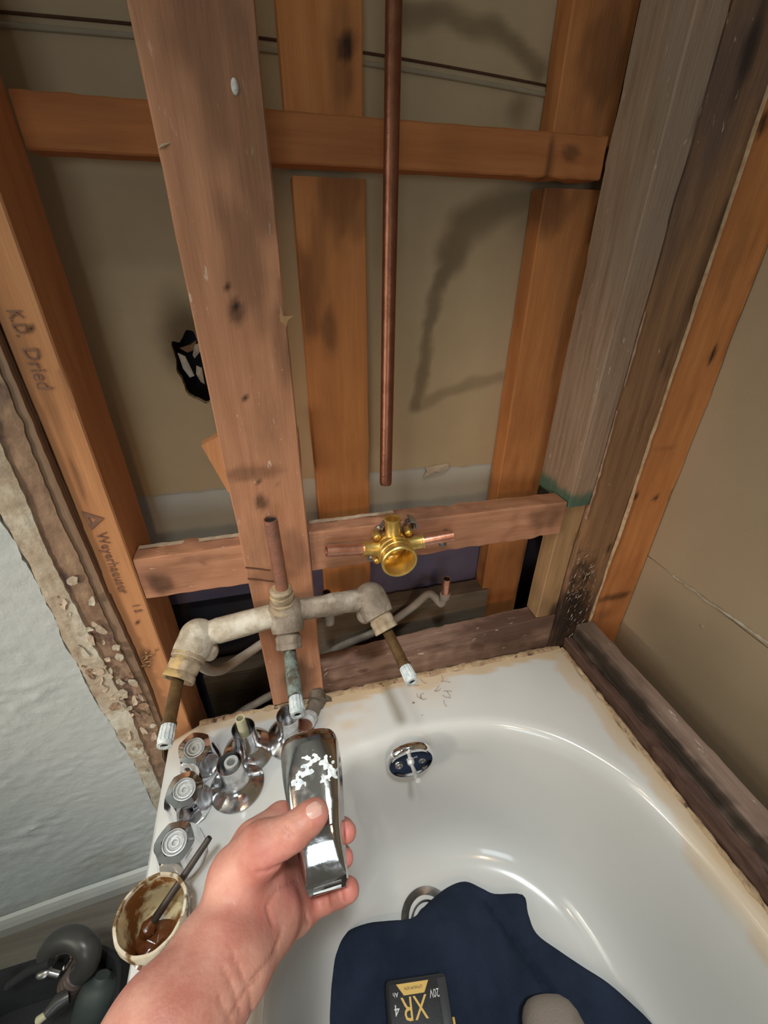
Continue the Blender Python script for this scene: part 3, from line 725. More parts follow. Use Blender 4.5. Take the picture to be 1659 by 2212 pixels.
for c, s in (((-1.685, -.2, 1.10), (.03, .78, .05)), ((-1.685, -.2, 2.0), (.03, .78, .05)), ((-1.685, -.56, 1.55), (.03, .05, .95)), ((-1.685, .16, 1.55), (.03, .05, .95)), ((-1.688, -.2, 1.55), (.02, .7, .03))): box(bm, c, s)
obj('added_frame', bm, M['frame_white'], wn, smooth=False)

# ------------------------------------------------------------------ bathtub
tub = empty('bathtub', (.147, -.2, 0), 'white enamelled bathtub with rust stained edges against the open wall', 'bathtub')
out = [(.04, .402), (.10, .416), (.175, .421), (.25, .413), (.33, .390), (.405, .342), (.462, .268), (.488, .19), (.499, .10), (.502, -.05), (.502, -.5), (.48, -.78), (.40, -.90), (.2, -.94), (0.0, -.90), (-.08, -.78), (-.10, -.5), (-.105, -.05), (-.10, .10), (-.083, .22), (-.045, .315)]
loop = catmull([Vector((x, y, 0)) for x, y in out + out[:1]], 7)
# periodic catmull: rebuild using wrapped neighbours
def closed(P, n):
    P = [Vector(p) for p in P]; N_ = len(P); o_ = []
    for i in range(N_):
        a, b, c, d = P[i - 1], P[i], P[(i + 1) % N_], P[(i + 2) % N_]
        for k in range(n):
            t = k / n; o_.append(0.5 * ((2 * b) + (c - a) * t + (2 * a - 5 * b + 4 * c - d) * t * t + (3 * b - a - 3 * c + d) * t ** 3))
    return o_
loop = closed([(x, y, 0) for x, y in out], 8); NL = len(loop)
def med(p): return Vector((.20, max(-.66, min(.13, p.y)), 0))
bx0, bx1, by0, by1 = BX0, BX1, -1.02, .527
def outer(p):
    # toward the rectangle boundary from the medial point
    m = med(p); d = (p - m).normalized(); ts = []
    if d.x > 1e-6: ts.append((bx1 - m.x) / d.x)
    if d.x < -1e-6: ts.append((bx0 - m.x) / d.x)
    if d.y > 1e-6: ts.append((by1 - m.y) / d.y)
    if d.y < -1e-6: ts.append((by0 - m.y) / d.y)
    return m + d * min(ts)
bm = bmesh.new(); rings = []
OUT = [outer(p) for p in loop]
# insert true corners by snapping the nearest samples
cut = .030
for cx_, cy_ in ((bx1, by1), (bx1, by0), (bx0, by0)):
    k = min(range(NL), key=lambda i: (OUT[i] - Vector((cx_, cy_, 0))).length); OUT[k] = Vector((cx_, cy_, 0))
for (cx_, cy_) in ((bx0, by1 - cut * .8), (bx0 + cut * 1.6, by1)):
    k = min(range(NL), key=lambda i: (OUT[i] - Vector((cx_, cy_, 0))).length); OUT[k] = Vector((cx_, cy_, 0))
# slide samples lying between the two chamfer points onto the chamfer
a_, b_ = Vector((bx0, by1 - cut * .8, 0)), Vector((bx0 + cut * 1.6, by1, 0))
for i in range(NL):
    q = OUT[i]
    if q.x < b_.x and q.y > a_.y:
        s_ = ((q.x - bx0) / (b_.x - bx0) + (q.y - a_.y) / (by1 - a_.y)); lim = 1
        if s_ > lim or True:
            t = max(0, min(1, ((q - a_).dot(b_ - a_)) / (b_ - a_).length_squared)); OUT[i] = a_.lerp(b_, t)
def addring(f): rings.append([bm.verts.new(f(i)) for i in range(NL)])
addring(lambda i: Vector((OUT[i].x, OUT[i].y, .0 + .0)) + Vector((0, 0, .0)))
addring(lambda i: Vector((OUT[i].x, OUT[i].y, RIM - .05)))
addring(lambda i: Vector((OUT[i].x, OUT[i].y, RIM - .012)))
addring(lambda i: OUT[i].lerp(loop[i], .006) + Vector((0, 0, RIM - .004)))
addring(lambda i: OUT[i].lerp(loop[i], .03) + Vector((0, 0, RIM)))
nd = 34
for j in range(1, nd):
    t = j / nd
    addring(lambda i: OUT[i].lerp(loop[i] + (loop[i] - med(loop[i])).normalized() * .014, .03 + .97 * t) + Vector((0, 0, RIM - .0015 * t)))
prof = [(1.030, -.0022), (1.015, -.0045), (1.0, -.009), (.988, -.016), (.978, -.027), (.970, -.042), (.955, -.08), (.938, -.13), (.920, -.18), (.900, -.22), (.875, -.255), (.845, -.280), (.80, -.302), (.75, -.315), (.69, -.322), (.6, -.326), (.45, -.329), (.3, -.331), (.15, -.332)]
for k, dz in prof:
    addring(lambda i: med(loop[i]) + (loop[i] - med(loop[i])) * k + Vector((0, 0, RIM + dz)))
for a, b in zip(rings, rings[1:]):
    for i in range(NL): bm.faces.new((a[i], a[(i + 1) % NL], b[(i + 1) % NL], b[i]))
bm.faces.new(rings[-1])
bmesh.ops.remove_doubles(bm, verts=bm.verts, dist=1e-5)
basin = obj('tub_shell', bm, M['tub'], tub)
def tub_st(p):
    if p.z < RIM - .03: return 0
    n = .016 * nz(p.x * 16, p.y * 16, 0) + .006 * nz(p.x * 90, p.y * 90, 0)
    dr = bx1 - p.x + n; db = by1 - p.y + n
    v = max(sm((1.0 - dr / .036) * 3.2 + .3) * (.62 + .3 * sm(1.2 - dr / .02)), sm((1.0 - db / .024) * 3 + .3) * (.85 if p.x > -.1 else .7))
    v = max(v, .35 * sm(1 - math.hypot(p.x - .22, (p.y - .50) * 1.5) / .09))
    v = max(v, .28 * sm(1.2 - math.hypot(p.x - .05, (p.y - .49)) / .07) * (1 + 2 * nz(p.x * 60, p.y * 60, 3)))
    if p.x < BX0 + .05 and p.y > .47: v = max(v, .4)
    return v
set_stain(basin, tub_st)
def tub_st2(p):
    n = nz(p.x * 160, p.y * 160, 3)
    dr = bx1 - p.x; db = by1 - p.y; v = 0
    if p.z > RIM - .02 and dr < .012 and p.y > .3: v = sm((n - .05) * 4) * .8
    if p.z > RIM - .02 and db < .006 and p.x > .1: v = max(v, sm((n + .05) * 4) * .8)
    return v
set_stain(basin, tub_st2, name='stain2')
# crumbly caulk along the back and the right edge
def caulk(P, name='caulk_bead', wdt=.006):
    bm = bmesh.new(); prev = None; P = catmull(P, 40)
    for i, p in enumerate(P):
        d = (P[min(i + 1, len(P) - 1)] - P[max(i - 1, 0)]).normalized(); s = Vector((-d.y, d.x, 0))
        w_ = wdt * (1 + .7 * nz(p.x * 60, p.y * 60, 1)); h_ = .0022 * (1 + .9 * nz(p.x * 120, p.y * 120, 6))
        row = [bm.verts.new(p - s * w_), bm.verts.new(p - s * w_ * .4 + Vector((0, 0, h_ * .8))), bm.verts.new(p + s * w_ * .3 + Vector((0, 0, h_))), bm.verts.new(p + s * w_)]
        if prev:
            for k in range(3): bm.faces.new((prev[k], prev[k + 1], row[k + 1], row[k]))
        prev = row
    return obj(name, bm, M['caulk'], tub)
caulk([Vector((-.19, by1 - .002, RIM)), Vector((.0, by1 - .001, RIM)), Vector((.15, by1, RIM)), Vector((.30, by1, RIM)), Vector((.515, by1 - .002, RIM))])
caulk([Vector((bx1 - .004, by1 - .006, RIM)), Vector((bx1 - .002, .35, RIM)), Vector((bx1 - .003, .15, RIM)), Vector((bx1 - .002, -.1, RIM)), Vector((bx1 - .003, -.5, RIM))], wdt=.0045)
# overflow plate with trip lever
oc = at_y(886, 1641, .392); onrm = Vector((-.05, -1, .03)).normalized()
ov = obj('overflow_plate', (lambda b: (revolve(b, oc + onrm * -.004, onrm, [(.040, 0), (.0405, .004), (.0395, .008), (.037, .0105), (.034, .0098), (.030, .0082), (.015, .0075), (.001, .0075)], 48), b)[1])(bmesh.new()), M['chrome'], tub)
ou, ovv, _ = frame(onrm); ox = Vector((1, 0, 0)); oz = onrm.cross(ox) * -1
if oz.z < 0: oz = -oz
for s in (-1, 1):
    bm = bmesh.new(); c = oc + ox * s * .020 + onrm * .0035 - oz * .004
    revolve(bm, c, onrm, [(.0065, 0), (.0065, .001), (.0045, .0028), (.002, .003), (.0016, .0018)], 20); obj('screw', bm, M['steel'], ov)
bm = bmesh.new(); c = oc + onrm * .003
revolve(bm, c, onrm, [(.006, 0), (.006, .003), (.004, .006)], 20)
tip = at_y(903, 1686, .345)
d0 = (tip - (c + onrm * .004)); P = [c + onrm * .004 + d0 * t for t in (0, .3, .6, .9, 1)]
tube(bm, P, [.0028, .0031, .0038, .0044, .0042], 12); obj('trip_lever', bm, M['zinc'], ov)
text_mesh('engraving', 'AZOUSE', .0052, M['zinc'], ov, Matrix.Translation(oc + onrm * .0086 + oz * .016 - ox * .010) @ Matrix(((1, oz.x, onrm.x, 0), (0, oz.y, onrm.y, 0), (0, oz.z, onrm.z, 0), (0, 0, 0, 1))))
# drain
dc = at_z(926, 1988, RIM - .322); 
bm = bmesh.new(); revolve(bm, dc + Vector((0, 0, .0)), (0, 0, 1), [(.049, .0005), (.048, .0020), (.042, -.001), (.034, -.006), (.0305, -.005), (.0300, -.0015), (.0285, -.0010), (.027, -.004), (.026, -.03)], 48, cap0=False, cap1=False)
dr_ = obj('drain_flange', bm, pmat('dull_drain_metal', (.16, .15, .145), (.09, .085, .08), .35, .8, ns=60), tub)
bm = bmesh.new(); revolve(bm, dc + Vector((0, 0, -.0)), (0, 0, 1), [(.023, -.022), (.0235, -.008), (.021, -.005), (.010, -.0045), (.009, -.002), (.001, -.002)], 40); obj('stopper', bm, M['black2'], dr_)
# specks of debris lying in the tub
random.seed(12)
for i, (x, y, r) in enumerate([(928, 1865, .0014), (985, 1697, .001), (1153, 1572, .0012), (893, 1518, .0022), (872, 1748, .001), (880, 1870, .001), (795, 1955, .0012), (808, 1965, .001), (780, 1990, .001), (760, 1978, .0012), (778, 1915, .001), (840, 1890, .001), (700, 2000, .001), (912, 1545, .001), (957, 1440, .001)]):
    t_ = RIM + .0008
    dd = ray(x, y); 
    zc = RIM - .326 if y > 1720 else (RIM + .0006 if (y < 1560) else None)
    if zc is None: continue
    c = at_z(x, y, zc); bm = bmesh.new(); ball(bm, c, r * .8, (1.3, .8, .6), 8); obj('grit_speck', bm, M['stud_brown'], tub)

# stray hairs on the rear ledge of the tub
random.seed(21)
for i in range(13):
    x, y = random.uniform(905, 965), random.uniform(1462, 1512); c = at_z(x, y, RIM + .0006); a = random.random() * 6; P = []
    for k in range(7):
        P.append(c.copy()); a += random.uniform(-.9, .9); c += Vector((math.cos(a), math.sin(a), 0)) * .0028
    bm = bmesh.new(); tube(bm, catmull(P, 3), .00028, 5); obj('stray_hair', bm, M['stud_brown'], tub)
# paint drip and nick on the wide stud
bm = bmesh.new(); ball(bm, at_y(507, 187, FY - .0035), .0042, (.75, .35, 1.4), 14); obj('paint_drip', bm, M['tape'], wall_back)
bm = bmesh.new(); tube(bm, [at_y(343, 320, FY - .003), at_y(352, 314, FY - .0042), at_y(366, 309, FY - .0032)], [.0006, .0011, .0004], 6); obj('nick', bm, M['paper_torn'], wall_back)

# ------------------------------------------------------------------ copper riser, brass valve
ris = empty('copper_riser', at_y(833, 1048, .512), 'long dull copper riser pipe hanging down above the brass valve', 'pipe')
bm = bmesh.new(); pb, pt = at_y(833, 1047, .512), at_y(851, 0, .575); dv = (pt - pb).normalized()
P = [pb + (pt - pb) * t for t in (1.55, 1.2, 1, .8, .6, .4, .2, .1, .012, .004, 0)]
tube(bm, P, [.0082] * 8 + [.0082, .0080, .0072], 28, hollow=.86); obj('pipe_wall', bm, M['copper_old'], ris)

val = empty('mixing_valve', at_y(850, 1185, .50), 'new brass mixing valve with copper stubs on the lower block', 'valve')
vc = at_y(848, 1180, .508)          # centre of the body
X = Vector((1, 0, .0)); Yv = Vector((0, -1, 0)); Zv = Vector((0, 0, 1))
fr = at_y(853, 1193, .468) ; axv = Vector((0, -1, -.02)).normalized()
bm = bmesh.new()
revolve(bm, vc - axv * .014, axv, [(.016, 0), (.0215, .002), (.0225, .012), (.0235, .022), (.0250, .0235), (.0258, .026), (.0258, .029), (.0245, .030), (.0245, .034), (.0255, .035), (.0255, .038), (.0245, .039), (.0250, .046), (.0262, .0475), (.0262, .0525), (.0250, .0540), (.0228, .0540), (.0222, .052), (.0222, .030), (.0205, .022), (.0195, .014), (.001, .0135)], 48)
ball(bm, vc + Vector((0, .002, .004)), .021, (1.05, .7, 1.05)); ball(bm, vc + Vector((0, 0, -.017)), .011, (1.2, .9, 1.1))
body = obj('valve_body', bm, M['brass'], val)
bm = bmesh.new(); revolve(bm, vc + Zv * .012, (0, .05, 1), [(.0155, 0), (.0125, .007), (.0110, .010), (.0110, .032), (.0122, .0325), (.0122, .0355), (.0098, .0355), (.0094, .020)], 32); obj('top_outlet', bm, M['brass'], val)
for s, pe in ((-1, at_y(705, 1191, .497)), (1, at_y(978, 1157, .503))):
    st_ = vc + X * s * .018; dirv = (pe - st_).normalized(); bm = bmesh.new()
    revolve(bm, st_, dirv, [(.0125, 0), (.0118, .006), (.0105, .009), (.0105, .026), (.0112, .0265), (.0112, .029), (.0086, .029)], 28); obj('side_socket', bm, M['brass'], val)
    bm = bmesh.new(); tube(bm, [st_ + dirv * .024, st_.lerp(pe, .6), pe], .0082, 24, hollow=.86); obj('copper_stub', bm, M['copper'], val)
for (dx, dz, rr) in ((-.024, .021, .006), (.024, .021, .006), (-.024, -.021, .006), (.020, -.024, .005), (-.028, .006, .005), (.0, -.031, .0065)):
    bm = bmesh.new(); c = vc + X * dx + Zv * dz; revolve(bm, c + Vector((0, .012, 0)), (0, -1, 0), [(rr * .8, 0), (rr, .003), (rr, .014), (rr * .6, .017), (rr * .5, .013)], 14); obj('valve_lug', bm, M['brass'], val)
# ports inside the bowl
for dx, dz in ((-.006, .004), (.009, .008)):
    bm = bmesh.new(); revolve(bm, vc + X * dx + Zv * dz + axv * .0005, axv, [(.005, -.003), (.0052, .0008), (.0038, .0010), (.0034, -.002)], 16); obj('cartridge_port', bm, M['bonnet_rim'], val)
bm = bmesh.new(); box(bm, vc - X * .004 - Zv * .006 + axv * .003, (.0025, .006, .005)); box(bm, vc + X * .001 - Zv * .006 + axv * .003, (.0025, .006, .005)); obj('cartridge_key', bm, M['hole'], val, smooth=False)
# hanger bracket clamped behind the body
def ribbon(P, wv, th, mat, par, name='bracket'):
    bm = bmesh.new(); prev = None
    for i, p in enumerate(P):
        d = (P[min(i + 1, len(P) - 1)] - P[max(i - 1, 0)]).normalized(); n_ = d.cross(Vector(wv)).normalized() * th
        row = [bm.verts.new(p + n_ - Vector(wv) / 2), bm.verts.new(p + n_ + Vector(wv) / 2), bm.verts.new(p - n_ + Vector(wv) / 2), bm.verts.new(p - n_ - Vector(wv) / 2)]
        if prev:
            for k in range(4): bm.faces.new((prev[k], prev[(k + 1) % 4], row[(k + 1) % 4], row[k]))
        else: bm.faces.new(row)
        prev = row
    bm.faces.new(prev); return obj(name, bm, mat, par)
ribbon([at_y(x, y, .520) for x, y in [(822, 1140), (830, 1128), (836, 1142), (846, 1132), (862, 1136), (872, 1146), (880, 1126), (893, 1121), (892, 1140)]], (0, .012, 0), .0011, M['steel'], val)
ribbon([at_y(x, y, .515) for x, y in [(884, 1120), (895, 1122), (896, 1136)]], (0, .02, 0), .0011, M['steel'], val)
for x, y in ((803, 1205), (956, 1174), (818, 1142)):
    bm = bmesh.new(); c = at_y(x, y, .5285); revolve(bm, c, (0, -1, 0), [(.0065, 0), (.006, .002), (.003, .004)], 14); obj('screw_head', bm, M['steel'], val)

# ------------------------------------------------------------------ old three-stem faucet body
mf = empty('old_faucet_body', at_y(620, 1320, .475), 'corroded old three-stem faucet body with its horizontal pipe in front of the wide stud', 'faucet')
def lump(bm, c, r, s=(1, 1, 1)): ball(bm, c, r, s, 24)
eL, eC, eR = at_y(428, 1374, .478), at_y(618, 1322, .480), at_y(800, 1292, .486)
bm = bmesh.new(); tube(bm, [eL.lerp(eC, t) for t in (0, .18, .22, .5, .85, 1)], [.0155, .0165, .0180, .0175, .0165, .0165], 28, jit=.0012); obj('crossbar', bm, M['old_brass_pale'], mf, origin=None)
bm = bmesh.new(); tube(bm, [eC.lerp(eR, t) for t in (0, .2, .45, .5, .62, .66, .9, 1)], [.0155, .0155, .0155, .0168, .0168, .0158, .0175, .018], 28, jit=.0012); obj('crossbar', bm, M['old_brass'], mf)
bon = [at_z(384, 1470, .685), at_z(625, 1402, .685), at_z(836, 1362, .685)]
tips = [at_z(355, 1612, .675), at_z(643, 1545, .675), at_z(891, 1474, .675)]
for k, (e, b, t, mt, ms) in enumerate(zip((eL, eC, eR), bon, tips, ('old_brass_pale', 'old_brass', 'old_brass'), ('stem_brown', 'stem_green', 'stem_brown'))):
    bm = bmesh.new(); ax = (b - e).normalized(); Ld = (b - e).length
    ball(bm, e, .0245 if k != 1 else .026, (1, .95, 1.0), 28)
    if k != 1:
        ball(bm, e + Vector((0.010 if k == 0 else -.010, -.006, -.024)), .013, (1, 1, 1.3), 20)
    tube(bm, [e, e + ax * Ld * .35, e + ax * Ld * .55], [.024, .0235, .0215], 28, jit=.001)
    hb = obj('valve_housing', bm, M[mt], mf)
    bm = bmesh.new(); hx = lambda t_, h: 1 + .06 * math.cos(6 * t_) * (1 if .012 < h < Ld * .9 - .004 else 0)
    q_ = (1.0, .80, .86)[k]
    revolve(bm, e + ax * Ld * .42, ax, [(.0205, 0), (.0225 * q_, .002), (.0225 * q_, .006), (.0190 * q_, .008), (.0195 * q_, .010), (.0212 * q_, .013), (.0205 * q_, .022), (.0180 * q_, .026), (.0185 * q_, Ld * .58 - .010), (.0210 * q_, Ld * .58 - .006), (.0215 * q_, Ld * .58 - .001), (.0205 * q_, Ld * .58), (.0165 * q_, Ld * .58), (.0155 * q_, Ld * .58 - .012), (.0150 * q_, Ld * .58 - .013)], 48, rf=hx, cap1=False)
    bq = bmesh.new(); revolve(bq, e + ax * (Ld - .0125), ax, [(.0154 * q_, 0), (.0154 * q_, .0008)], 30); obj('bonnet_bore_shade', bq, M['hole'], hb)  # dark disc painted as the shade down the bonnet mouth
    obj('bonnet', bm, M['bonnet'] if k != 1 else M[mt], hb)
    bm = bmesh.new(); sd = (t - b).normalized(); SL = (t - b).length; s0 = b - sd * .02; tl = .024
    P = [(.0078, 0), (.0078, SL + .02 - tl - .004), (.0092, SL + .02 - tl - .003), (.0092, SL + .02 - tl)]
    if k == 1: P = [(.0085, 0), (.0085, SL * .55), (.0092, SL * .56), (.0090, SL + .02 - tl - .004), (.0096, SL + .02 - tl)]
    revolve(bm, s0, sd, P, 28); st = obj('stem', bm, M[ms], mf)
    bm = bmesh.new(); fl = lambda t_, h: 1 + .10 * (1 if math.cos(12 * t_) > 0 else -1) * (1 if .001 < h < tl * .78 else 0)
    revolve(bm, s0 + sd * (SL + .02 - tl), sd, [(.0068, 0), (.0084, .0005), (.0084, tl * .76), (.0084, tl * .8), (.0084, tl), (.0046, tl), (.0044, tl - .008), (.001, tl - .008)], 72, rf=fl); obj('spline_tip', bm, M['chalk'], st)
    bm = bmesh.new(); revolve(bm, s0 + sd * (SL + .02 - .0075), sd, [(.0045, 0), (.0045, .0054)], 20); obj('screw_hole_shade', bm, M['hole'], st)  # dark disc as painted shade in the stem end
# upright stub
bm = bmesh.new(); u0, u1 = at_y(612, 1285, .480), at_y(584, 1121, .478)
ud = (u1 - u0).normalized(); revolve(bm, eC + Vector((-.002, 0, .008)), ud, [(.0225, 0), (.021, .006), (.0175, .010), (.0175, .014), (.0155, .016), (.0165, .019), (.0165, .026), (.0148, .028), (.0155, .034), (.0125, .037)], 32, rf=lambda t_, h: 1 + .03 * math.sin(5 * t_ + h * 300)); obj('coupling', bm, M['bonnet'], mf)
bm = bmesh.new(); tube(bm, [u0, u0.lerp(u1, .5), u1.lerp(u0, .02), u1], [.0088, .0088, .0086, .0086], 28, hollow=.84); obj('pipe_stub', bm, M['copper_up'], mf)
bm = bmesh.new(); revolve(bm, u1 - ud * .003, ud, [(.0071, 0), (.0071, .0004)], 24); obj('stub_bore_shade', bm, M['hole'], mf)  # dark disc stands in for shade inside the upright stub
# spout drop: drop ear elbow, nipple, tape
bm = bmesh.new(); n0, n1 = at_y(686, 1512, .518), at_y(657, 1574, .462)
nd_ = (n1 - n0).normalized()
tube(bm, [n0 + Vector((0, .012, .020)), n0 + Vector((0, .006, .010)), n0, n0 + nd_ * .012], [.011, .0145, .0155, .0150], 20, jit=.001); ball(bm, n0, .0165, (1, .9, 1), 20)
for (x, y) in ((616, 1531), (706, 1514)):
    c = at_y(x, y, .515); box(bm, c.lerp(n0, .35), (.022, .006, .012)); revolve(bm, c + Vector((0, .003, 0)), (0, -1, 0), [(.009, 0), (.009, .006), (.0045, .006), (.0045, .001)], 18)
sd_ = obj('drop_elbow', bm, M['stub_brass'], mf)
bm = bmesh.new(); tube(bm, [n0, n0.lerp(n1, .55)], .0125, 24, jit=.0008); obj('nipple', bm, M['old_brass'], mf)
bm = bmesh.new(); revolve(bm, n0.lerp(n1, .55), nd_, [(.0130, 0), (.0142, .002), (.0146, .006), (.0140, .010), (.0150, .013), (.0132, .017), (.0110, .018)], 32, rf=lambda t_, h: 1 + .05 * math.sin(3 * t_ + h * 400)); obj('thread_tape', bm, M['tape'], mf)
bm = bmesh.new(); tube(bm, [n0.lerp(n1, .8), n1 + nd_ * .012], .0108, 24); obj('copper_nipple', bm, M['copper_up'], mf)

# supply pipes deep in the cavity
def pipe(name, P, r, mat, label, grp=None, stub=None):
    e = empty(name, P[0], label, 'pipe', grp); bm = bmesh.new(); tube(bm, catmull(P, 6), r, 16, jit=.0006); obj('pipe_run', bm, mat, e)
    if stub:
        bm = bmesh.new(); a, b = stub; tube(bm, [a, b], .0080, 20, hollow=.85); obj('copper_stub', bm, M['copper'], e)
        d = (b - a).normalized(); bm = bmesh.new(); revolve(bm, a - d * .004, d, [(.0085, 0), (.0102, .001), (.0102, .010), (.0088, .011)], 18); obj('elbow_cup', bm, mat, e)
        bm = bmesh.new(); revolve(bm, b - d * .002, d, [(.0067, 0), (.0067, .0003)], 20); obj('stub_bore_shade', bm, M['hole'], e)  # dark disc gives the cut pipe end its inner shade
    return e
pipe('supply_pipe', [at_y(428, 1430, .51), at_y(450, 1447, .530), at_y(478, 1447, .545), at_y(510, 1428, .565), at_y(570, 1388, .585), at_y(640, 1345, .60)], .0080, M['pipe_grey'], 'upper grey supply pipe curving left behind the old faucet body')
pipe('supply_pipe', [at_y(500, 1552, .60), at_y(540, 1527, .605), at_y(600, 1494, .61), at_y(680, 1448, .62), at_y(760, 1400, .62)], .0080, M['pipe_grey'], 'low grey pipe crossing behind the foot of the wide stud')
pipe('supply_pipe', [at_y(690, 1425, .63), at_y(740, 1395, .625), at_y(817, 1362, .625), at_y(890, 1312, .625), at_y(924, 1284, .622), at_y(940, 1290, .615), at_y(953, 1304, .605), at_y(961, 1290, .60)], .0080, M['pipe_grey'], 'grey supply pipe ending in a bright cut copper stub under the valve', stub=(at_y(961, 1288, .60), at_y(965, 1250, .60)))
pipe('supply_pipe', [at_y(712, 1345, .60), at_y(711, 1330, .60), at_y(708, 1315, .60), at_y(706, 1300, .60)], .0095, M['pipe_grey'], 'short upright copper stub hidden behind the faucet crossbar', stub=(at_y(706, 1306, .60), at_y(705, 1279, .60)))

# ------------------------------------------------------------------ chrome knobs
def make_knob():
    e = empty('faucet_handle', (0, 0, 0)); bm = bmesh.new(); seg = 120
    Hh = .056
    prof = [(.0270, 0), (.0300, .0015), (.0318, .005), (.0326, .010), (.0322, .016), (.0314, .023), (.0302, .030), (.0288, .037), (.0272, .044), (.0258, .0495), (.0248, .0530), (.0240, .0556), (.0160, .0562)]
    def rf(t, h):
        k = h / Hh; c = abs(math.sin(3 * t))
        dep = .25 * max(0, math.sin(PI * min(1, max(0, (k - .06) / .90)))) ** .7 + .07 * sm((k - .5) / .4)
        return 1 - dep * c ** .9
    revolve(bm, (0, 0, 0), (0, 0, 1), prof, seg, rf=rf, cap1=False); obj('handle_body', bm, M['chrome'], e)
    bm = bmesh.new(); revolve(bm, (0, 0, .0556), (0, 0, 1), [(.0150, -.001), (.0147, .0008), (.0138, .0010), (.0128, -.0035), (.0115, -.0040), (.0108, -.0010), (.0092, -.0008), (.0080, -.0030), (.0060, -.0032), (.0052, -.0014), (.0036, -.0014), (.0028, -.005), (.0005, -.005)], 40, rf=None, cap0=False); obj('spline_socket', bm, M['zinc'], e)
    return e
def dup(root, loc, rot, label, group=None):
    r = root.copy(); C.objects.link(r); r.location = loc; r.rotation_euler = rot; r['label'] = label
    for ch in list(root.children):
        c = ch.copy(); C.objects.link(c); c.parent = r
        for g in ch.children: d = g.copy(); C.objects.link(d); d.parent = c
    return r
kb = make_knob(); tag(kb, 'chrome faucet handle nearest the wall, socket side up', 'faucet handle', 'chrome handles on the tub ledge')
def zdeck(px, py, h=0): return at_z(px, py, RIM + h)
k1 = zdeck(436, 1652); k2 = zdeck(413, 1741); k3 = zdeck(396, 1851)
kb.location = k1 + Vector((0, 0, .004)); kb.rotation_euler = (math.radians(9), 0, math.radians(12))
dup(kb, k2 + Vector((0, 0, .004)), (math.radians(9), math.radians(-2), math.radians(40)), 'chrome faucet handle in the middle of the row of three')
dup(kb, k3 + Vector((0, 0, .004)), (math.radians(9), math.radians(0), math.radians(22)), 'chrome faucet handle beside the open jar, brush handle above it')
# flanges
def make_flange(sleeve):
    e = empty('escutcheon', (0, 0, 0)); bm = bmesh.new()
    revolve(bm, (0, 0, 0), (0, 0, 1), [(.0385, 0), (.0400, .0008), (.0400, .0018), (.037, .0045), (.031, .0085), (.0245, .0125), (.0205, .0175), (.0185, .024), (.0178, .034), (.0178, .060), (.0168, .060), (.0160, .030), (.0160, .004)], 56, cap0=False, cap1=True); obj('flange_bell', bm, M['chrome_worn'], e)
    bm = bmesh.new(); h1 = .080 if sleeve == 1 else .058
    if sleeve: revolve(bm, (.001, 0, 0), (.02, .05, 1), [(.0075 if sleeve == 1 else .0100, .006), (.0075 if sleeve == 1 else .0100, h1), (.0055 if sleeve == 1 else .0062, h1), (.0052, h1 - .02), (.0005, h1 - .02)], 28); obj('sleeve', bm, M['sleeve'] if sleeve == 1 else M['zinc'], e)
    return e
f1 = make_flange(2); tag(f1, 'chrome bell flange in front, beside the middle handle', 'escutcheon', 'chrome bell flanges'); f1.location = zdeck(513, 1697) + Vector((0, 0, .001)); f1.rotation_euler = (0, math.radians(-2), 0)
f2 = make_flange(1); tag(f2, 'chrome bell flange with an ivory plastic sleeve standing in its neck', 'escutcheon', 'chrome bell flanges'); f2.location = zdeck(538, 1622) + Vector((0, 0, .001)); f2.rotation_euler = (0, 0, 1.)
f3 = make_flange(0)
for ch in list(f3.children):
    if ch.name.startswith('sleeve'): bpy.data.objects.remove(ch)
tag(f3, 'chrome bell flange half hidden behind the held spout', 'escutcheon', 'chrome bell flanges'); f3.location = zdeck(628, 1592) + Vector((0, 0, .001)); f3.rotation_euler = (math.radians(2), 0, .4)

# ------------------------------------------------------------------ jar of flux with brush
jc = at_z(327, 1973, RIM + .062); jc.z = RIM + .001
jar = empty('flux_jar', jc, 'open stained white jar of brown paste at the tub corner', 'jar')
bm = bmesh.new(); wob = lambda t, h: .90 + .012 * math.sin(3 * t + 1) + .006 * math.sin(11 * t + h * 90)
revolve(bm, jc, (0, 0, 1), [(.030, 0), (.0325, .002), (.0345, .012), (.0375, .040), (.0385, .047), (.0425, .049), (.0435, .053), (.0425, .057), (.0428, .061), (.0415, .0635), (.0385, .0635), (.0375, .060)], 56, rf=wob, cap1=False); jb = obj('jar_body', bm, M['jar'], jar)
bm = bmesh.new(); revolve(bm, jc, (0, 0, 1), [(.0378, .0605), (.0370, .056), (.0358, .040), (.0330, .012), (.031, .006), (.001, .005)], 56, rf=wob, cap0=False); obj('jar_lining', bm, M['jar_in'], jar)
bm = bmesh.new(); n_ = 40; vs = []; cv = bm.verts.new(jc + Vector((-.004, -.012, .012)))
for rr in (.35, .7, 1.0):
    vs.append([bm.verts.new(jc + Vector((-.006 + .027 * rr * math.cos(2 * PI * i / n_), -.010 + .022 * rr * math.sin(2 * PI * i / n_), .012 * (1 - rr * .9) + .006 + .006 * max(0, nz(i * .5, rr * 4, 0))))) for i in range(n_)])
for i in range(n_): bm.faces.new((cv, vs[0][i], vs[0][(i + 1) % n_]))
for a, b in zip(vs, vs[1:]):
    for i in range(n_): bm.faces.new((a[i], a[(i + 1) % n_], b[(i + 1) % n_], b[i]))
obj('brown_paste', bm, M['paste'], jar)
ba, bb_ = at_z(314, 2016, RIM + .018), at_z(453, 1809, RIM + .085)
br = empty('flux_brush', ba, 'dark brush handle sticking out of the open jar', 'brush')
bm = bmesh.new(); d = bb_ - ba; tube(bm, [ba + d * t for t in (.12, .3, .7, .97, 1)], [.0048, .0044, .0040, .0038, .0034], 18, hollow=.6); obj('handle', bm, M['stick'], br)
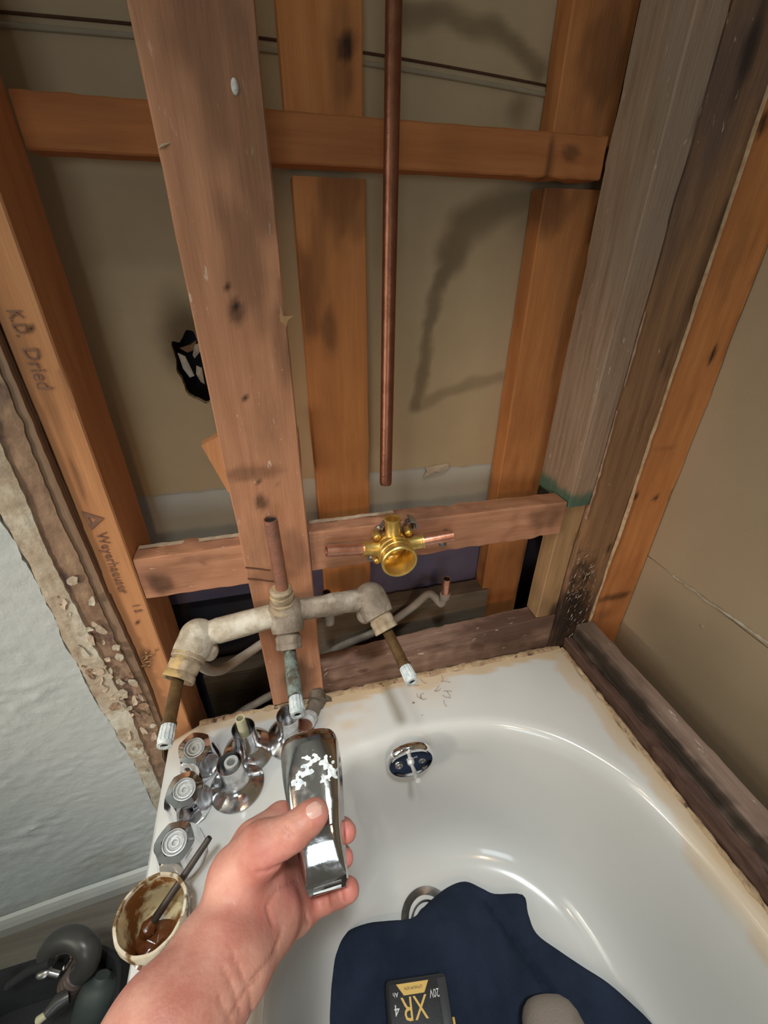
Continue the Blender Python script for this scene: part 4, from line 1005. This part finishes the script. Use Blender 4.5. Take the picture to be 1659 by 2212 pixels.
bm = bmesh.new(); tube(bm, [ba - d * .03, ba + d * .05, ba + d * .14], [.0060, .0085, .0052], 14, jit=.002); obj('bristles', bm, M['paste'], br)

# ------------------------------------------------------------------ held spout
s0, s1 = at_d(667, 1590, .440), at_d(706, 1926, .360)
sax = (s1 - s0).normalized(); SLn = (s1 - s0).length
view = Vector(FW); sfr = (-view - (-view).dot(sax) * sax).normalized()    # towards the viewer
sfr = (Matrix.Rotation(math.radians(-7), 3, sax) @ sfr)
srt = sax.cross(sfr).normalized()
if srt.dot(Vector(RT)) < 0: srt = -srt
sp = empty('tub_spout', s0, 'chrome tub spout with white scale held up in the hand', 'spout')
bm = bmesh.new(); n_ = 64; rings = []
def sect(t):
    wv = .0285 - .0108 * sm((t - .06) / .94) if t > .06 else .0285
    f = .74 + .26 * math.sqrt(max(0, 1 - (1 - min(1, t / .12)) ** 2))
    fd = (.0250 - .0065 * t) * f; bd = (.0235 - .004 * t) * f; wv *= f
    if t > .66: u_ = (t - .66) / .34; fd -= .013 * u_ + .014 * u_ * u_
    if t > .96: wv *= 1 - .10 * (t - .96) / .04
    return wv, fd, bd
ts = [0, .01, .03, .06] + [.1 + .04 * i for i in range(14)] + [.652, .658, .662, .668, .70, .75, .8, .85, .9, .94, .96, .98, .992, 1.0]
for t in ts:
    wv, fd, bd = sect(t); ring = []
    ex = 2.15 + 3.4 * sm((t - .03) / .5)
    for i in range(n_):
        a = 2 * PI * i / n_; c, s = math.cos(a), math.sin(a)
        x = wv * math.copysign(abs(c) ** (2 / ex), c); y = (fd if s > 0 else bd) * math.copysign(abs(s) ** (2 / ex), s)
        if s > 0 and fd < .0: y = fd
        ring.append(bm.verts.new(s0 + sax * SLn * t + srt * x + sfr * y))
    rings.append(ring)
for a, b in zip(rings, rings[1:]):
    for i in range(n_): bm.faces.new((a[i], a[(i + 1) % n_], b[(i + 1) % n_], b[i]))
# open back end
inn = [bm.verts.new(s0 + (v.co - s0) * .88) for v in rings[0]]; inn2 = [bm.verts.new(v.co + sax * .03) for v in inn]
for i in range(n_): bm.faces.new((rings[0][i], rings[0][(i + 1) % n_], inn[(i + 1) % n_], inn[i])); bm.faces.new((inn[i], inn[(i + 1) % n_], inn2[(i + 1) % n_], inn2[i]))
bm.faces.new(inn2); bm.faces.new(rings[-1])
bmesh.ops.subdivide_edges(bm, edges=[e for e in bm.edges if e.calc_length() > .0026], cuts=3, use_grid_fill=True)
spb = obj('spout_shell', bm, M['chrome_spout'], sp)
arc = [at_d(x, y, .38) for x, y in [(632, 1685), (640, 1660), (648, 1640), (660, 1622), (672, 1622), (685, 1630), (697, 1645), (703, 1662), (698, 1680), (690, 1695)]]
def spst(p):
    uu, vv = (p - s0).dot(srt), (p - s0).dot(sax)
    if (p - s0).dot(sfr) < 0: return 0
    q = min(seg_d((uu, vv), ((a - s0).dot(srt), (a - s0).dot(sax)), ((b - s0).dot(srt), (b - s0).dot(sax)))[0] for a, b in zip(arc, arc[1:]))
    n = nz(p.x * 260, p.y * 260, p.z * 260)
    return sm((1.0 - q / .0052 + n * 1.6) * 1.6)
bm = bmesh.new(); G_ = {}; NT, NA = 240, 150
def surf(t, u):
    wv, fd, bd = sect(t); ex = 2.15 + 3.4 * sm((t - .03) / .5)
    return s0 + sax * SLn * t + srt * wv * u + sfr * fd * max(0, 1 - abs(u) ** ex) ** (1 / ex)
for i in range(NT):
    for j in range(NA):
        t = .10 + .30 * i / NT; p = surf(t, -.97 + 1.94 * j / NA); G_[i, j] = (p, spst(p))
vm = {}
def gv(i, j):
    if (i, j) not in vm:
        p, q_ = G_[i, j]; vm[i, j] = bm.verts.new(p + (p - (s0 + sax * (p - s0).dot(sax))).normalized() * (.0002 + .0010 * max(0, .35 + nz(p.x * 330, p.y * 330, p.z * 330))))
    return vm[i, j]
for i in range(NT - 1):
    for j in range(NA - 1):
        if G_[i, j][1] > .4: bm.faces.new((gv(i, j), gv(i + 1, j), gv(i + 1, j + 1), gv(i, j + 1)))
obj('scale_deposit', bm, pmat('white_scale', (.78, .82, .84), (.5, .55, .57), .7, ns=200), sp)
bm = bmesh.new(); c_ = s1 - sax * .001; wv, fd, bd = sect(1.0)
tube(bm, [c_ - srt * wv * .75 - sfr * .004, c_ + srt * wv * .75 - sfr * .004], .0013, 10, jit=.002); obj('scale_crust', bm, M['chalk'], sp)

# ------------------------------------------------------------------ the person: forearm and hand (one surface), shoe
per = empty('person', at_d(430, 2130, .29), 'bare left forearm and hand reaching in to hold the spout, shoe toe below', 'person')
def J(x, y, d, r): return (np.array(at_d(x, y, d)), r)
caps = []
def cone(a, b, k=.008): caps.append((a[0], b[0], a[1], b[1], k))
# forearm, wrist
cone(J(170, 2560, .24, .036), J(362, 2225, .272, .0345)); cone(J(330, 2262, .268, .034), J(395, 2290, .275, .033))
cone(J(362, 2225, .272, .0335), J(470, 2070, .305, .0300)); cone(J(390, 2225, .275, .031), J(500, 2085, .308, .0270))
cone(J(450, 2070, .308, .0285), J(535, 1950, .345, .0275)); cone(J(500, 2090, .308, .0265), J(575, 1985, .350, .0260))
# palm: heel, thenar, hypothenar
cone(J(520, 1930, .345, .0265), J(552, 1868, .360, .0240)); cone(J(575, 1985, .352, .0240), J(612, 1945, .385, .0200))
cone(J(552, 1940, .352, .0255), J(600, 1880, .395, .0190))
for x, y, d in ((586, 1800, .392), (600, 1842, .402), (614, 1890, .405), (630, 1945, .396)):
    cone(J(560, 1915, .365, .018), J(x, y, d, .0135), .012)
# thumb
cone(J(512, 1890, .338, .0220), J(566, 1832, .336, .0182), .012); cone(J(566, 1832, .336, .0178), J(636, 1795, .336, .0132), .006)
cone(J(636, 1795, .336, .0130), J(668, 1768, .341, .0118), .004); cone(J(668, 1768, .341, .0116), J(680, 1757, .343, .0102), .004); cone(J(668, 1768, .342, .0108), J(682, 1756, .3445, .0096), .004)
# index
cone(J(580, 1800, .395, .0130), J(618, 1776, .420, .0110), .006); cone(J(618, 1776, .420, .0108), J(705, 1778, .438, .0100), .004); cone(J(705, 1778, .438, .0098), J(742, 1790, .425, .0092), .004); cone(J(742, 1790, .425, .0092), J(747, 1797, .400, .0098), .004)
cone(J(548, 1815, .365, .016), J(606, 1768, .392, .0125), .010); cone(J(606, 1768, .392, .0125), J(655, 1772, .420, .0105), .006)
# middle
cone(J(600, 1842, .405, .0125), J(640, 1838, .432, .0108), .006); cone(J(640, 1838, .432, .0106), J(708, 1840, .442, .0100), .004); cone(J(708, 1840, .442, .0098), J(738, 1848, .428, .0090), .004); cone(J(738, 1848, .428, .0090), J(743, 1853, .405, .0090), .004)
# ring
cone(J(614, 1890, .405, .0120), J(655, 1892, .430, .0102), .006); cone(J(655, 1892, .430, .0102), J(708, 1896, .436, .0094), .004); cone(J(708, 1896, .436, .0094), J(728, 1900, .420, .0086), .004)
# little finger, opened to the right under the nose
cone(J(625, 1962, .388, .0150), J(662, 1962, .398, .0118), .008); cone(J(662, 1962, .398, .0112), J(705, 1943, .398, .0102), .004); cone(J(705, 1943, .398, .0102), J(734, 1931, .394, .0100), .003); cone(J(734, 1931, .394, .0100), J(752, 1922, .388, .0102), .003)
# web of palm below the spout
cone(J(590, 1985, .362, .0200), J(640, 1975, .385, .0150), .012)
allp = np.array([c[0] for c in caps] + [c[1] for c in caps]); lo_, hi_ = allp.min(0) - .045, allp.max(0) + .045
res = .0020
nx_, ny_, nz_ = [int((hi_[i] - lo_[i]) / res) + 1 for i in range(3)]
fld = np.full((nx_, ny_, nz_), .05, dtype=np.float32)
gx, gy, gz = [lo_[i] + res * np.arange(n) for i, n in enumerate((nx_, ny_, nz_))]
for a, b, ra, rb, k in caps:
    mn = np.minimum(a - ra, b - rb) - .03; mx = np.maximum(a + ra, b + rb) + .03
    i0 = np.clip(((mn - lo_) / res).astype(int), 0, None); i1 = ((mx - lo_) / res).astype(int) + 1
    sx, sy, sz = slice(i0[0], i1[0]), slice(i0[1], i1[1]), slice(i0[2], i1[2])
    P = np.stack(np.meshgrid(gx[sx], gy[sy], gz[sz], indexing='ij'), -1); ab = b - a
    t = np.clip(((P - a) @ ab) / (ab @ ab), 0, 1); d = np.linalg.norm(P - a - t[..., None] * ab, axis=-1) - (ra + (rb - ra) * t)
    f = fld[sx, sy, sz]; h = np.clip(.5 + .5 * (f - d) / k, 0, 1)
    fld[sx, sy, sz] = f * (1 - h) + d * h - k * h * (1 - h)
# keep the skin just outside the spout
P = np.stack(np.meshgrid(gx, gy, gz, indexing='ij'), -1) - np.array(s0)
vv = P @ np.array(sax); uu = P @ np.array(srt); ww = P @ np.array(sfr); tt = np.clip(vv / SLn, 0, 1)
wv = .0285 - .0108 * tt; fd_ = .0250 - .0065 * tt; fd_ = np.where(tt > .66, fd_ - .024 * (tt - .66) / .34, fd_)
q = np.maximum(np.abs(uu) / (wv + .0002), np.abs(ww) / np.maximum(np.where(ww > 0, fd_, .0225), .002)); dsp = (1 - ((np.abs(uu) / wv) ** 3 + (np.abs(ww) / np.maximum(np.where(ww > 0, fd_, .0225), .003)) ** 3) ** (1 / 3)) * .02
dsp = np.where((vv < 0) | (vv > SLn), -.01, dsp)
fld = np.maximum(fld, dsp.astype(np.float32)); del P, vv, uu, ww, tt
def surface_nets(f, lo, res):
    s = f < 0; nx, ny, nz2 = f.shape
    cell = np.zeros((nx - 1, ny - 1, nz2 - 1), bool); cs = [s[i:nx - 1 + i, j:ny - 1 + j, k:nz2 - 1 + k] for i in (0, 1) for j in (0, 1) for k in (0, 1)]
    c = sum(x.astype(np.int8) for x in cs); cell = (c > 0) & (c < 8)
    idx = np.argwhere(cell); vid = -np.ones(cell.shape, np.int64); vid[cell] = np.arange(len(idx))
    acc = np.zeros((len(idx), 3)); cnt = np.zeros(len(idx))
    corners = [(i, j, k) for i in (0, 1) for j in (0, 1) for k in (0, 1)]
    for a in corners:
        for ax in range(3):
            if a[ax] == 1: continue
            b = list(a); b[ax] = 1
            va = f[idx[:, 0] + a[0], idx[:, 1] + a[1], idx[:, 2] + a[2]]; vb = f[idx[:, 0] + b[0], idx[:, 1] + b[1], idx[:, 2] + b[2]]
            m = (va < 0) != (vb < 0); t = np.where(m, va / np.where(va == vb, 1, va - vb), 0)
            p = np.array(a, float)[None].repeat(len(idx), 0); p[:, ax] += t
            acc[m] += p[m]; cnt[m] += 1
    vts = lo + res * (idx + acc / cnt[:, None]); faces = []
    for ax in range(3):
        o1, o2 = [(1, 2), (2, 0), (0, 1)][ax]
        sl0 = [slice(1, n - 1) for n in f.shape]; sl1 = list(sl0); sl0[ax] = slice(0, f.shape[ax] - 1); sl1[ax] = slice(1, f.shape[ax])
        A_, B_ = s[tuple(sl0)], s[tuple(sl1)]; e = np.argwhere(A_ != B_)
        fl = A_[tuple(e.T)]; off = np.ones(3, int); off[ax] = 0; e = e + off
        q = []
        for (d1, d2) in ((-1, -1), (0, -1), (0, 0), (-1, 0)):
            g = e.copy(); g[:, o1] += d1; g[:, o2] += d2; q.append(vid[tuple(g.T)])
        q = np.stack(q, 1); q = np.where(fl[:, None], q, q[:, ::-1]); faces.append(q)
    return vts, np.concatenate(faces)
vts, fcs = surface_nets(fld, lo_, res)
off = np.array(base_of(per))
me = bpy.data.meshes.new('body'); me.from_pydata((vts - off).tolist(), [], fcs.tolist()); me.update()
hand = obj('body', me, M['skin'], per, smooth=False); me.polygons.foreach_set('use_smooth', [True] * len(me.polygons))
md = hand.modifiers.new('relax', 'SMOOTH'); md.factor = .5; md.iterations = 3
# creases and redness of the skin
cre = [[(556, 1884), (580, 1882), (600, 1872), (622, 1862)], [(500, 2060), (520, 2100), (540, 2150), (545, 2200)], [(480, 2090), (505, 2140), (520, 2190)], [(560, 2110), (530, 2140), (500, 2190)], [(610, 2010), (590, 2060), (560, 2100)],
       [(590, 2000), (575, 1960), (600, 1920), (640, 1900)], [(660, 1975), (668, 1996)], [(705, 1925), (712, 1962)], [(735, 1918), (742, 1948)], [(608, 1792), (626, 1812)], [(616, 1786), (636, 1806)], [(540, 2120), (600, 2050)], [(470, 2150), (500, 2212)]]
me_ = hand.data; vv_ = vts - np.array([0, 0, CZ]); z_ = vv_ @ FW; px_ = W / 2 + F * (vv_ @ RT) / z_; py_ = H / 2 + F * (vv_ @ DN) / z_
cs_ = np.zeros(len(vts))
for ln in cre:
    for a, b in zip(ln, ln[1:]):
        a, b = np.array(a, float), np.array(b, float); ab = b - a
        t = np.clip(((px_ - a[0]) * ab[0] + (py_ - a[1]) * ab[1]) / (ab @ ab), 0, 1); d = np.hypot(px_ - a[0] - t * ab[0], py_ - a[1] - t * ab[1])
        cs_ = np.maximum(cs_, np.clip(1.1 - d / 3.5, 0, 1) * .55)
me_.calc_normals_split() if hasattr(me_, 'calc_normals_split') else None
front = z_ < .43
nr_ = np.empty(len(vts) * 3, np.float32); me_.vertices.foreach_get('normal', nr_); co_ = np.empty(len(vts) * 3, np.float32); me_.vertices.foreach_get('co', co_)
co_ = co_ - np.repeat(np.where(front, cs_, 0), 3) * nr_ * .0038; me_.vertices.foreach_set('co', co_.astype(np.float32)); me_.update()
at_ = me_.attributes.new('stain', 'FLOAT', 'POINT'); at_.data.foreach_set('value', np.where(front, cs_, 0).astype(np.float32))
red = np.zeros(len(vts))
for x, y, r, s in ((748, 1797, 34, .8), (745, 1853, 34, .9), (752, 1925, 36, .45), (600, 1880, 60, .45), (690, 1765, 22, .5), (570, 1960, 80, .3), (640, 1930, 60, .5), (470, 2000, 60, .15)):
    red = np.maximum(red, s * np.clip(1.2 - np.hypot(px_ - x, py_ - y) / r, 0, 1))
a2_ = me_.attributes.new('stain2', 'FLOAT', 'POINT'); a2_.data.foreach_set('value', np.clip(red, 0, 1).astype(np.float32))
# thumb nail
nc = at_d(677, 1744, .3325); nrm = (Vector((0, 0, CZ)) - nc).normalized(); nrm = (nrm - Vector(DN) * .45 + Vector(RT) * -.15).normalized()
nd2 = (at_d(684, 1737, .335) - at_d(664, 1757, .335)); nd2 = (nd2 - nd2.dot(nrm) * nrm).normalized(); ns2 = nd2.cross(nrm)
def sdf(p):
    g = (np.array(p) - lo_) / res; i0 = g.astype(int); f = g - i0; v = 0
    for a in (0, 1):
        for b in (0, 1):
            for c in (0, 1): v += fld[i0[0] + a, i0[1] + b, i0[2] + c] * (f[0] if a else 1 - f[0]) * (f[1] if b else 1 - f[1]) * (f[2] if c else 1 - f[2])
    return v
bm = bmesh.new(); prev = None
for i in range(13):
    t = i / 12; ll = (t - .5) * .0125; ww_ = .0054 * (max(.03, 1 - abs(2 * t - 1) ** 3.4)) ** .5; row = []
    for j in range(9):
        s = (j / 8 - .5) * 2; p = nc + nd2 * ll + ns2 * ww_ * s + nrm * .008
        for _ in range(60):
            if sdf(p) < .0002: break
            p = p - nrm * .0004
        row.append(bm.verts.new(p + nrm * (.0007 - .0006 * s * s)))
    if prev:
        for k in range(8): bm.faces.new((prev[k], prev[k + 1], row[k + 1], row[k]))
    prev = row
g = bmesh.ops.extrude_face_region(bm, geom=list(bm.faces))
for v in [e for e in g['geom'] if isinstance(e, bmesh.types.BMVert)]: v.co -= nrm * .0016
tag(obj('thumbnail', bm, M['nail'], per), label='pale thumbnail')

# shoe toe
TB = RIM - .329        # bottom of the basin
bm = bmesh.new(); c0 = at_z(1188, 2190, TB + .07); n_ = 40; rings = []
fwd = Vector((.18, 1, 0)).normalized(); sdv = Vector((fwd.y, -fwd.x, 0))
for t, wv, hv in ((1.0, .004, .012), (.985, .016, .030), (.95, .026, .045), (.88, .035, .056), (.78, .041, .063), (.62, .045, .070), (.4, .046, .078), (.2, .044, .090), (0, .038, .105), (-.3, .036, .115), (-.8, .034, .118), (-1.2, .030, .11), (-1.4, .018, .08)):
    ring = []
    for i in range(n_):
        a = 2 * PI * i / n_; x = wv * math.copysign(abs(math.cos(a)) ** .8, math.cos(a)); z = hv / 2 * math.copysign(abs(math.sin(a)) ** .9, math.sin(a)) + hv / 2
        ring.append(bm.verts.new(Vector((c0.x, c0.y, TB + .034)) + fwd * (t * .105 - .082) + sdv * x + Vector((0, 0, z))))
    rings.append(ring)
for a, b in zip(rings, rings[1:]):
    for i in range(n_): bm.faces.new((a[i], a[(i + 1) % n_], b[(i + 1) % n_], b[i]))
bm.faces.new(rings[0]); bm.faces.new(rings[-1]); tag(obj('shoe', bm, M['suede'], per), label='grey-brown suede shoe toe on the navy cloth')

# ------------------------------------------------------------------ navy cloth on the tub bottom
zc = TB + .012
otl = [(692, 2330), (686, 2212), (690, 2100), (712, 2050), (745, 2015), (790, 1996), (840, 1990), (890, 1984), (925, 1950), (965, 1918), (1003, 1905), (1040, 1920), (1068, 1932), (1128, 1934), (1140, 1975), (1158, 2018), (1205, 2055), (1260, 2095), (1310, 2130), (1365, 2180), (1400, 2215), (1470, 2300)]
O2 = catmull([at_z(x, y, zc) for x, y in otl], 4)
O2 = [Vector((O2[0].x, -.02, zc))] + O2 + [Vector((O2[-1].x + .0, -.02, zc))]
P = []
for a, b in zip(O2, O2[1:] + O2[:1]):
    k = max(1, int((b - a).length / .006)); P += [a.lerp(b, i / k) for i in range(k)]
Cn = Vector((.19, .12, zc)); bm = bmesh.new(); rings = []; R_ = [(1.0, 0), (.998, .010), (.985, .018), (.96, .022), (.93, .024)] + [(.93 - .03 * i, .024) for i in range(1, 30)]
for k, h in R_:
    ring = []
    for p in P:
        q = Cn + (p - Cn) * k; e = sm((1 - k) * 8)
        ridge = .014 * math.exp(-((q.x - (.17 + (q.y - .2) * .15)) / .045) ** 2) * sm((q.y + .1) * 4)
        ridge += -.010 * math.exp(-((q.x - .275 - (.24 - q.y) * .35) / .008) ** 2) * e
        hh = h + e * (ridge + .008 * nz(q.x * 14, q.y * 14, 2) + .003 * nz(q.x * 45, q.y * 45, 3))
        ring.append(bm.verts.new(Vector((q.x, q.y, TB + .004 + max(0.001, hh) + (.012 * sm((q.x - .33) / .1))))))
    rings.append(ring)
m_ = len(P)
for a, b in zip(rings, rings[1:]):
    for i in range(m_): bm.faces.new((a[i], a[(i + 1) % m_], b[(i + 1) % m_], b[i]))
bm.faces.new(rings[-1]); bm.faces.new(list(reversed(rings[0])))
tag(obj('folded_cloth', bm, M['navy'], origin=(.19, .12, TB)), 'navy blue folded cloth spread on the tub bottom over the drain', 'cloth')

# battery pack, seen upside down to the viewer
zt = TB + .105
cA, cB = at_z(832, 2118, zt), at_z(962, 2098, zt); bx = (cB - cA).normalized(); bx.z = 0; by = Vector((-bx.y, bx.x, 0))
bw = (cB - cA).length; bl = .105; cen = (cA + cB) / 2 - by * bl / 2; cen.z = TB + .035
bat = empty('battery_pack', cen, 'black cordless tool battery with yellow print on the navy cloth', 'battery')
Rb = Matrix((bx, by, Vector((0, 0, 1)))).transposed()
bm = bmesh.new(); box(bm, cen + Vector((0, 0, .035)), (bw, bl, .070), Rb); bevel(bm, .006, 3); obj('case', bm, M['black'], bat)
bm = bmesh.new(); box(bm, cen + Vector((0, 0, .0685)) + bx * bw * .41, (bw * .15, bl * .9, .005), Rb); bevel(bm, .0015, 2); obj('side_rail', bm, M['black2'], bat)
bm = bmesh.new(); box(bm, cen + Vector((0, 0, .040)) + bx * bw * .52 - by * .0, (.008, .022, .016), Rb); bevel(bm, .0015, 2); obj('release_latch', bm, M['yellow'], bat)
def onbat(u, v): return cen + bx * u + by * v + Vector((0, 0, .0704))
def polyp(name, pts, mat):
    bm = bmesh.new(); vs = [bm.verts.new(onbat(u, v)) for u, v in pts]; f = bm.faces.new(vs)
    g = bmesh.ops.extrude_face_region(bm, geom=[f])
    for v in [e for e in g['geom'] if isinstance(e, bmesh.types.BMVert)]: v.co.z -= .0006
    return obj(name, bm, mat, bat, smooth=False)
tp = bl / 2
polyp('yellow_band', [(-.030, tp - .006), (.018, tp - .006), (.010, tp - .018), (-.020, tp - .018)], M['yellow'])
R180 = Matrix((-bx, -by, Vector((0, 0, 1)))).transposed().to_4x4()
def btxt(name, s, u, v, size, mat, sx=1.0): text_mesh(name, s, size, mat, bat, Matrix.Translation(onbat(u, v) + Vector((0, 0, .0001))) @ R180 @ Matrix.Diagonal((sx, 1, 1, 1)))
btxt('logo_print', 'XR', .0125, tp - .020 - .0, .034, M['yellow'], .85)
btxt('rating_print', '20V', .0315, tp - .016, .0125, M['white_print'], .72)
btxt('rating_print', '4', -.028, tp - .026, .016, M['white_print']); btxt('rating_print', 'Ah', -.028, tp - .014, .007, M['white_print'])
btxt('band_print', 'LITHIUM ION', .008, tp - .010, .0045, M['black'])

# ------------------------------------------------------------------ tool bag on the floor at the left
def floor_at(x, y, z): return at_z(x, y, z)
bc = at_z(40, 2330, .10); 
tb = empty('tool_bag', Vector((bc.x, bc.y, 0.043)), 'open black tool bag on the floor left of the tub', 'tool bag')
bm = bmesh.new(); R1 = []
for (rx, ry, z) in ((.13, .10, .043), (.145, .115, .055), (.15, .12, .10), (.145, .115, .165), (.140, .110, .170), (.134, .104, .160), (.12, .09, .07)):
    R1.append([bm.verts.new(Vector((bc.x + rx * math.copysign(abs(math.cos(a)) ** .5, math.cos(a)) + .004 * nz(a * 2, z * 20, 0), bc.y + ry * math.copysign(abs(math.sin(a)) ** .5, math.sin(a)), z + .006 * nz(a * 2, z * 9, 4) * (z > .1)))) for a in [2 * PI * i / 48 for i in range(48)]])
for a, b in zip(R1, R1[1:]):
    for i in range(48): bm.faces.new((a[i], a[(i + 1) % 48], b[(i + 1) % 48], b[i]))
bm.faces.new(R1[0]); bm.faces.new(R1[-1]); obj('bag_shell', bm, M['bag'], tb)
bm = bmesh.new(); P = [at_z(x, y, z) for x, y, z in ((18, 2130, .17), (60, 2100, .20), (110, 2078, .22))]
tube(bm, catmull(P, 6), .006, 12); obj('carry_strap', bm, M['bag'], tb)
pv = empty('curved_pipe_fitting', at_z(160, 2120, .16), 'dark grey curved pipe trap standing up out of the tool bag', 'pipe fitting')
bm = bmesh.new(); tube(bm, catmull([at_z(x, y, z) for x, y, z in ((105, 2062, .205), (125, 2035, .225), (160, 2028, .235), (188, 2048, .23), (190, 2078, .21), (176, 2098, .19))], 6), .017, 20); obj('bend', bm, M['rubber_grey'], pv)
bm = bmesh.new(); P = catmull([at_z(x, y, z) for x, y, z in ((180, 2085, .19), (168, 2105, .175), (150, 2130, .15))], 8)
tube(bm, P, [.0165 if i % 3 else .0185 for i in range(len(P))], 20); obj('ribbed_collar', bm, M['hose_brown'], pv)
pq = empty('spray_bottle', at_z(205, 2200, .08), 'dark green nylon pouch leaning beside the curved fitting', 'pouch')
bm = bmesh.new(); P = catmull([at_z(x, y, z) for x, y, z in ((222, 2105, .185), (215, 2135, .17), (205, 2180, .14), (195, 2240, .10))], 6)
tube(bm, P, [.010, .012, .016, .020, .023, .025, .027, .028, .029, .030, .030, .030, .031, .031, .031, .031, .031, .030, .028][:len(P)] if len(P) <= 19 else .028, 20); obj('pouch_body', bm, M['bottle_green'], pq)
bm = bmesh.new(); tube(bm, [at_z(232, 2110, .18), at_z(243, 2135, .165)], [.006, .007], 10); obj('pouch_clip', bm, M['black'], pq)
pq.name = 'tool_pouch'
ws = empty('steel_wrench', at_z(100, 2100, .17), 'small bright steel wrench head lying in the tool bag', 'wrench')
bm = bmesh.new(); ball(bm, at_z(95, 2098, .178), .010, (1.2, 1, .6), 14); tube(bm, [at_z(100, 2098, .178), at_z(128, 2105, .17)], .005, 10); obj('wrench_head', bm, M['steel'], ws)
bm = bmesh.new(); tube(bm, [at_z(139, 2092, .172), at_z(156, 2066, .19)], .004, 8); obj('wrench_shank', bm, M['chrome'], ws)
sd2 = empty('screwdriver', at_z(85, 2200, .16), 'screwdriver with a pale tip across the tool bag', 'screwdriver')
bm = bmesh.new(); tube(bm, [at_z(82, 2205, .165), at_z(102, 2190, .170)], [.006, .005], 12); obj('tip', bm, M['sleeve'], sd2)
bm = bmesh.new(); tube(bm, [at_z(100, 2192, .170), at_z(125, 2165, .172), at_z(150, 2150, .17)], [.008, .011, .010], 14); obj('grip', bm, M['rubber_grey'], sd2)
